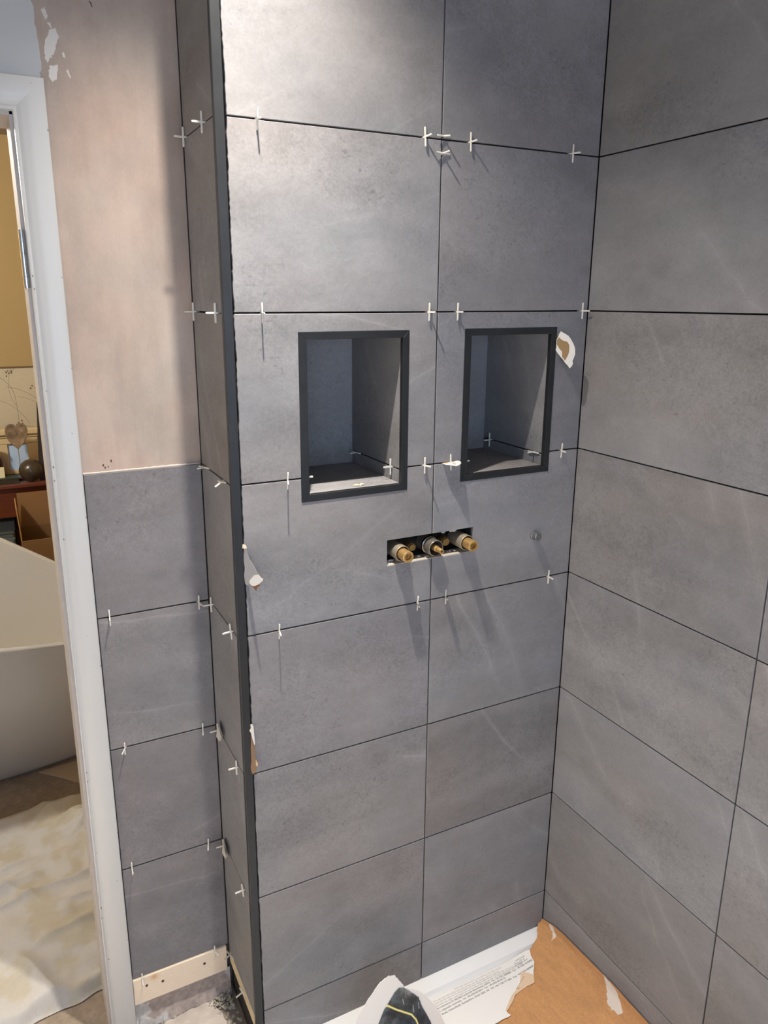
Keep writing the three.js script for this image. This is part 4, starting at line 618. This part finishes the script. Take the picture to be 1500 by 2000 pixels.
{ // bath
  const g = group('bathtub'); tag(g, 'white freestanding oval bath in the room beyond the doorway', 'bath');
  const cx = -0.72, cz = -1.63, ax = [1, 0], nx = [0, 1], tilt = (x, z) => clamp(0.09 * (-1.2 - z) + (0.15 + 0.56 * Math.max(0, -1.2 - z)) * (-0.29 - x) - 0.03, -0.06, 0.16);
  const ring = (a, b, y, lift, n = 96, e = 2.4) => { const o = []; for (let i = 0; i < n; i++) { const t = i / n * Math.PI * 2, c = Math.cos(t), s = Math.sin(t), u = a * Math.sign(c) * Math.abs(c) ** (2 / e), v = b * Math.sign(s) * Math.abs(s) ** (2 / e); const x = cx + ax[0] * u + nx[0] * v, z = cz + ax[1] * u + nx[1] * v; o.push([x, y + lift / 0.125 * tilt(x, z), z]); } return o; };
  const loft = (rings, capEnd) => { const pos = [], idx = [], n = rings[0].length; for (const q of rings) for (const p of q) pos.push(...p); for (let j = 0; j + 1 < rings.length; j++) for (let i = 0; i < n; i++) { const a = j * n + i, b = j * n + (i + 1) % n, c = a + n, d = b + n; idx.push(a, c, b, b, c, d); } if (capEnd) { const k = pos.length / 3, last = rings[rings.length - 1]; pos.push(cx, last[0][1], cz); for (let i = 0; i < n; i++) idx.push((rings.length - 1) * n + i, k, (rings.length - 1) * n + (i + 1) % n); } const geo = new THREE.BufferGeometry(); geo.setAttribute('position', new THREE.Float32BufferAttribute(pos, 3)); geo.setAttribute('uv', new THREE.Float32BufferAttribute(new Float32Array(pos.length / 3 * 2), 2)); geo.setIndex(idx); geo.computeVertexNormals(); return geo; };
  const enamel = phys({ color: 0xc2bfb8, roughness: 0.12, clearcoat: 0.6, clearcoatRoughness: 0.06, side: THREE.DoubleSide });
  const S = (y) => { const k = clamp(y / 0.585); const q = Math.sin(k * 1.35 + 0.12) / Math.sin(1.47); return [0.66 + 0.22 * q, 0.225 + 0.205 * q]; };
  const outer = []; for (const y of [0.0, 0.012, 0.03, 0.06, 0.1, 0.16, 0.22, 0.3, 0.38, 0.46, 0.53, 0.575]) { const [a, b] = S(y), q = y < 0.03 ? 0.022 * (1 - y / 0.03) ** 2 : 0; outer.push(ring(a - q, b - q, y, 0.125 * (y / 0.585) ** 3)); }
  const [ra, rb] = S(0.585);
  const rim = [ring(S(0.575)[0], S(0.575)[1], 0.575, 0.125 * 0.95), ring(ra + 0.004, rb + 0.004, 0.582, 0.125), ring(ra + 0.001, rb + 0.001, 0.588, 0.125), ring(ra - 0.008, rb - 0.008, 0.590, 0.125), ring(ra - 0.016, rb - 0.016, 0.588, 0.125), ring(ra - 0.021, rb - 0.021, 0.580, 0.125)];
  const inner = [ring(ra - 0.021, rb - 0.021, 0.580, 0.125)]; for (const [k, y] of [[0.97, 0.5], [0.93, 0.4], [0.88, 0.3], [0.82, 0.22], [0.74, 0.165], [0.62, 0.14], [0.4, 0.13]]) inner.push(ring((ra - 0.02) * k, (rb - 0.02) * k, y, 0.125 * (y / 0.585) ** 3));
  meshOf('outer_shell', loft(outer), enamel, g); meshOf('rim', loft(rim), enamel, g); meshOf('basin', loft(inner, true), enamel, g);
}
{ // dust sheet on the floor
  const ridge = (t) => (1 - Math.abs(Math.sin(t))) ** 1.6;
  const fold = (x, z) => { const w = 0.10 * fbm(x * 0.5 + 3, z * 0.5 + 3, 4, 4, 2, 901), d = z * 0.93 + x * 0.36 + w, e = z * 0.55 - x * 0.83 + w; return 0.012 + 0.035 * (0.4 + fbm(x * 0.4 + 3, z * 0.5 + 3, 5, 7, 2, 902)) + 0.030 * ridge(d * 15) * sst(-0.5, 0.6, vn(x * 0.5 + 3, z * 0.5 + 4, 8, 9, 904)) + 0.016 * ridge(d * 33 + 2) * sst(-0.2, 0.7, vn(x * 0.6 + 2, z + 4, 10, 8, 907)) + 0.014 * ridge(d * 47 + 1) * sst(-0.1, 0.7, vn(x * 0.9 + 5, z + 2, 9, 9, 909)) + 0.020 * ridge(e * 19) * sst(0.0, 0.7, vn(x * 0.5 + 1, z * 0.6 + 1, 9, 11, 908)) + 0.004 * vn(x + 4, z * 1.3 + 4, 27, 23, 905); };
  const near = (x) => -0.338 - 0.135 * (x + 0.46) - 0.01 * vn(x + 3, 0.3, 22, 5, 906), far = (x) => -1.15 + 0.05 * Math.sin(x * 7) + 0.2 * (x + 0.27);
  const g = gridSheet(190, 190, (u, v) => { const x = -1.05 + u * 0.83, z = far(x) + v * (near(x) - far(x)), e = Math.min(sst(0, 0.05, v), sst(1, 0.965, v), sst(0, 0.03, u), sst(1, 0.97, u)); return [x, 0.003 + fold(x, z) * e, z]; }, (u, v) => [u * 2, v * 1.6]);
  const st = dataTex(512, 512, (u, v) => { const a = sst(0.02, 0.3, fbm(u, v, 4, 5, 4, 911)), b = fbm(u, v, 160, 160, 1, 912), s = sst(0.3, 0.42, fbm(u, v, 22, 20, 2, 913)); return [204 - 8 * a + 5 * b, 200 - 12 * a + 5 * b, 193 - 24 * a + 5 * b]; });
  tag(meshOf('dust_sheet', g, std({ map: st, roughness: 0.95, side: THREE.DoubleSide })), 'rumpled stained white dust sheet spread over the floor beyond the doorway', 'dust sheet');
}
{ // beige card lying by the bath
  const g = slab([[-0.395, 1.395], [-0.33, 1.33], [-0.27, 1.262], [-0.15, 1.22], [-0.05, 1.3], [-0.1, 1.42], [-0.24, 1.41]], 0.004, 0.0006); g.rotateX(-Math.PI / 2); g.translate(0, 0.0045, 0);
  tag(meshOf('card_offcut', g, std({ color: 0xc9b294, roughness: 0.9 })), 'flat beige card offcut on the floor beside the bath', 'cardboard');
}
{ // open carton behind the bath
  const g = group('cardboard_box', [-0.08, 0, -2.58]); tag(g, 'open brown cardboard box with raised flaps between bath and table', 'box'); const k = std({ color: 0x7f5d38, roughness: 0.95 });
  meshOf('front_panel', rbox(-0.27, 0.27, 0, 0.572, 0.125, 0.13, 0.0015), k, g); meshOf('back_panel', rbox(-0.27, 0.27, 0, 0.572, -0.13, -0.125, 0.0015), k, g);
  meshOf('side_panel', rbox(-0.27, -0.265, 0, 0.572, -0.125, 0.125, 0.0015), k, g); meshOf('side_panel', rbox(0.265, 0.27, 0, 0.572, -0.125, 0.125, 0.0015), k, g); meshOf('bottom_panel', box(-0.265, 0.265, 0.001, 0.006, -0.125, 0.125), k, g);
  const fl = rbox(-0.265, 0.265, 0, 0.17, -0.0025, 0.0025, 0.0015); fl.rotateX(-0.28); fl.translate(0, 0.572, -0.128); meshOf('flap', fl, k, g);
  const fs = rbox(-0.0025, 0.0025, 0, 0.155, -0.12, 0.12, 0.0015); fs.rotateZ(0.05); fs.translate(-0.268, 0.572, 0); meshOf('flap', fs, std({ color: 0xb98f55, roughness: 0.95 }), g);
}
const mahogany = (() => { const map = canvasTex(512, 256, (c, w, h) => { const im = c.createImageData(w, h), d = im.data; for (let j = 0; j < h; j++) for (let i = 0; i < w; i++) { const u = i / w, v = j / h, g = 1 + 0.16 * fbm(u, v, 4, 30, 4, 951) + 0.1 * fbm(u, v, 12, 100, 2, 952), k = (j * w + i) * 4; d[k] = 104 * g; d[k + 1] = 50 * g; d[k + 2] = 26 * g; d[k + 3] = 255; } c.putImageData(im, 0, 0); }); return phys({ map, roughness: 0.34, clearcoat: 0.25, clearcoatRoughness: 0.25 }); })();
{ // side table
  const g = group('side_table', [-0.6, 0, -3.0]); tag(g, 'dark red-brown wooden side table with turned legs by the far wall', 'table');
  meshOf('tabletop', rbox(-0.62, 0.62, 0.738, 0.765, -0.24, 0.16, 0.008, 3), mahogany, g);
  meshOf('apron', [box(-0.57, 0.57, 0.585, 0.738, 0.115, 0.135), box(-0.57, 0.57, 0.585, 0.738, -0.2, -0.18), box(-0.57, -0.55, 0.585, 0.738, -0.18, 0.115), box(0.55, 0.57, 0.585, 0.738, -0.18, 0.115)], mahogany, g);
  meshOf('moulding', rbox(-0.575, 0.575, 0.718, 0.74, 0.12, 0.142, 0.005), mahogany, g);
  const leg = () => new THREE.LatheGeometry([[0.0001, 0], [0.016, 0], [0.019, 0.03], [0.014, 0.06], [0.022, 0.2], [0.026, 0.36], [0.02, 0.42], [0.03, 0.45], [0.018, 0.475], [0.028, 0.505], [0.028, 0.53], [0.02, 0.545], [0.03, 0.565], [0.03, 0.59]].map((p) => new THREE.Vector2(...p)), 24);
  for (const [x, z] of [[-0.53, 0.1], [0.53, 0.1], [-0.53, -0.16], [0.25, -0.13]]) { const q = leg(); q.translate(x, 0, z); meshOf('leg', q, mahogany, g); }
}
{ // made-up crate under the table, daylight blue put into its colour
  const g = group('daylight_tinted_crate', [-0.58, 0, -3.12]); tag(g, 'made-up ribbed crate under the side table, daylight blue put into its colour', 'crate'); const m = std({ color: 0xc6e2fb, roughness: 0.5 });
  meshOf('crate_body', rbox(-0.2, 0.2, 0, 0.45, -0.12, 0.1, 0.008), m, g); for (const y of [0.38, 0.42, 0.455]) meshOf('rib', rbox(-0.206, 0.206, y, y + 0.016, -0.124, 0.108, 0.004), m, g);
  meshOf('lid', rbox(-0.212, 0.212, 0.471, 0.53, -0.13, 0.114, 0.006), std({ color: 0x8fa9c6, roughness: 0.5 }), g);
}
{ // things on the table
  const ball = new THREE.SphereGeometry(0.058, 40, 28); ball.translate(0, 0.058, 0); const b = meshOf('decorative_ball', ball, phys({ color: 0x40362a, roughness: 0.3, clearcoat: 0.5, clearcoatRoughness: 0.12 })); b.position.set(-0.262, 0.7655, -2.868); tag(b, 'dark brown polished ball on the side table', 'ornament');
  const h = group('heart_ornament', [-0.3085, 0.766, -2.94]); tag(h, 'carved grey wooden heart on a thin metal stick', 'ornament');
  const s = new THREE.Shape(); s.moveTo(0, -0.07); s.bezierCurveTo(-0.012, -0.05, -0.05, -0.03, -0.05, 0.025); s.bezierCurveTo(-0.05, 0.06, -0.012, 0.07, 0, 0.04); s.bezierCurveTo(0.012, 0.07, 0.05, 0.06, 0.05, 0.025); s.bezierCurveTo(0.05, -0.03, 0.012, -0.05, 0, -0.07);
  const hg = new THREE.ExtrudeGeometry(s, { depth: 0.012, bevelEnabled: true, bevelThickness: 0.003, bevelSize: 0.003, bevelSegments: 2, curveSegments: 16 }); hg.translate(0, 0.232, -0.006);
  const hm = dataTex(256, 256, (u, v) => { const g = 1 + 0.4 * fbm(u, v, 8, 8, 4, 961); return [140 * g, 118 * g, 92 * g]; }); { const uv = hg.attributes.uv; for (let i = 0; i < uv.count; i++) uv.setXY(i, uv.getX(i) * 5, uv.getY(i) * 5); }
  meshOf('heart', hg, std({ map: hm, roughness: 0.85 }), h); const st = cyl(0.0022, 0.0022, 0.16, 10); st.translate(0, 0.085, 0); meshOf('stick', st, M.steel, h); meshOf('foot', rbox(-0.03, 0.03, 0, 0.012, -0.02, 0.02, 0.003), mahogany, h);
  const o = new THREE.CylinderGeometry(0.008, 0.047, 0.40, 4, 1); o.rotateY(Math.PI / 4); o.translate(0, 0.2, 0); const ob = meshOf('obelisk', o.toNonIndexed(), std({ color: 0x2e2216, roughness: 0.5 })); ob.geometry.computeVertexNormals(); ob.position.set(-0.192, 0.7655, -2.93); tag(ob, 'tall dark tapering obelisk on the side table', 'ornament');
  const m = group('mirror_frame', [-0.31, 0.7655, -3.1]); tag(m, 'cream framed mirror behind the heart, its reflection put into a pale blue colour', 'mirror frame'); const cream = std({ color: 0xd9c191, roughness: 0.7 });
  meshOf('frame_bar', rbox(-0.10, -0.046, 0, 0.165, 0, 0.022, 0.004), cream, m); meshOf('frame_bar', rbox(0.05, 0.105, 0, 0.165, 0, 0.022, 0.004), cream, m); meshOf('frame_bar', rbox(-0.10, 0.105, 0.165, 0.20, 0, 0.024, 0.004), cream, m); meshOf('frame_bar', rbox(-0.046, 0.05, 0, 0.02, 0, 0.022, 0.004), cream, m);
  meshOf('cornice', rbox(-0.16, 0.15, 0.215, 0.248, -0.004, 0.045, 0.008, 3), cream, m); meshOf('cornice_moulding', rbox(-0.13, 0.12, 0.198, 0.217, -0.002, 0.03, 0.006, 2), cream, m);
  meshOf('painted_reflection', rbox(-0.046, 0.05, 0.02, 0.165, 0.004, 0.008, 0.001), std({ color: 0xc4dbf4, roughness: 0.35 }), m);  // mirror reflection of a window painted as flat blue
  const bk = group('hardback_book', [-0.372, 0.7655, -2.88]); tag(bk, 'dark green hardback book lying flat left of the ball', 'book'); meshOf('cover', [rbox(-0.05, 0.05, 0, 0.004, -0.05, 0.035, 0.001), rbox(-0.05, 0.05, 0.026, 0.030, -0.05, 0.035, 0.001), rbox(-0.05, -0.046, 0.004, 0.026, -0.05, 0.035, 0.001)], std({ color: 0x2c3a2c, roughness: 0.5 }), bk); meshOf('pages', box(-0.046, 0.047, 0.004, 0.026, -0.048, 0.033), std({ color: 0x3a2f22, roughness: 0.9 }), bk);
  const nb = group('leaflet', [-0.408, 0.7655, -2.87]); tag(nb, 'upright cream leaflet at the left end of the side table view', 'leaflet'); const lf = rbox(-0.03, 0.022, 0, 0.085, -0.001, 0.001, 0.0005); lf.rotateX(-0.15); meshOf('front_leaf', lf, std({ color: 0xded2ac, roughness: 0.8 }), nb); const l2 = rbox(-0.03, 0.022, 0, 0.085, -0.001, 0.001, 0.0005); l2.rotateX(0.35); l2.translate(0, 0.0, -0.045); meshOf('back_leaf', l2, std({ color: 0xded2ac, roughness: 0.8 }), nb);
  const vs = new THREE.LatheGeometry([[0.0001, 0], [0.03, 0], [0.044, 0.05], [0.04, 0.1], [0.024, 0.13], [0.022, 0.16], [0.03, 0.17], [0.027, 0.17], [0.019, 0.158], [0.0001, 0.15]].map((p) => new THREE.Vector2(...p)), 32); const vz = meshOf('vase', vs, phys({ color: 0x4a1d14, roughness: 0.3, clearcoat: 0.4 })); vz.position.set(-0.426, 0.7655, -3.0); tag(vz, 'dark red vase behind the cream leaflet', 'vase');
}

console.log('tiles', tileCount);
renderer.render(scene, camera);
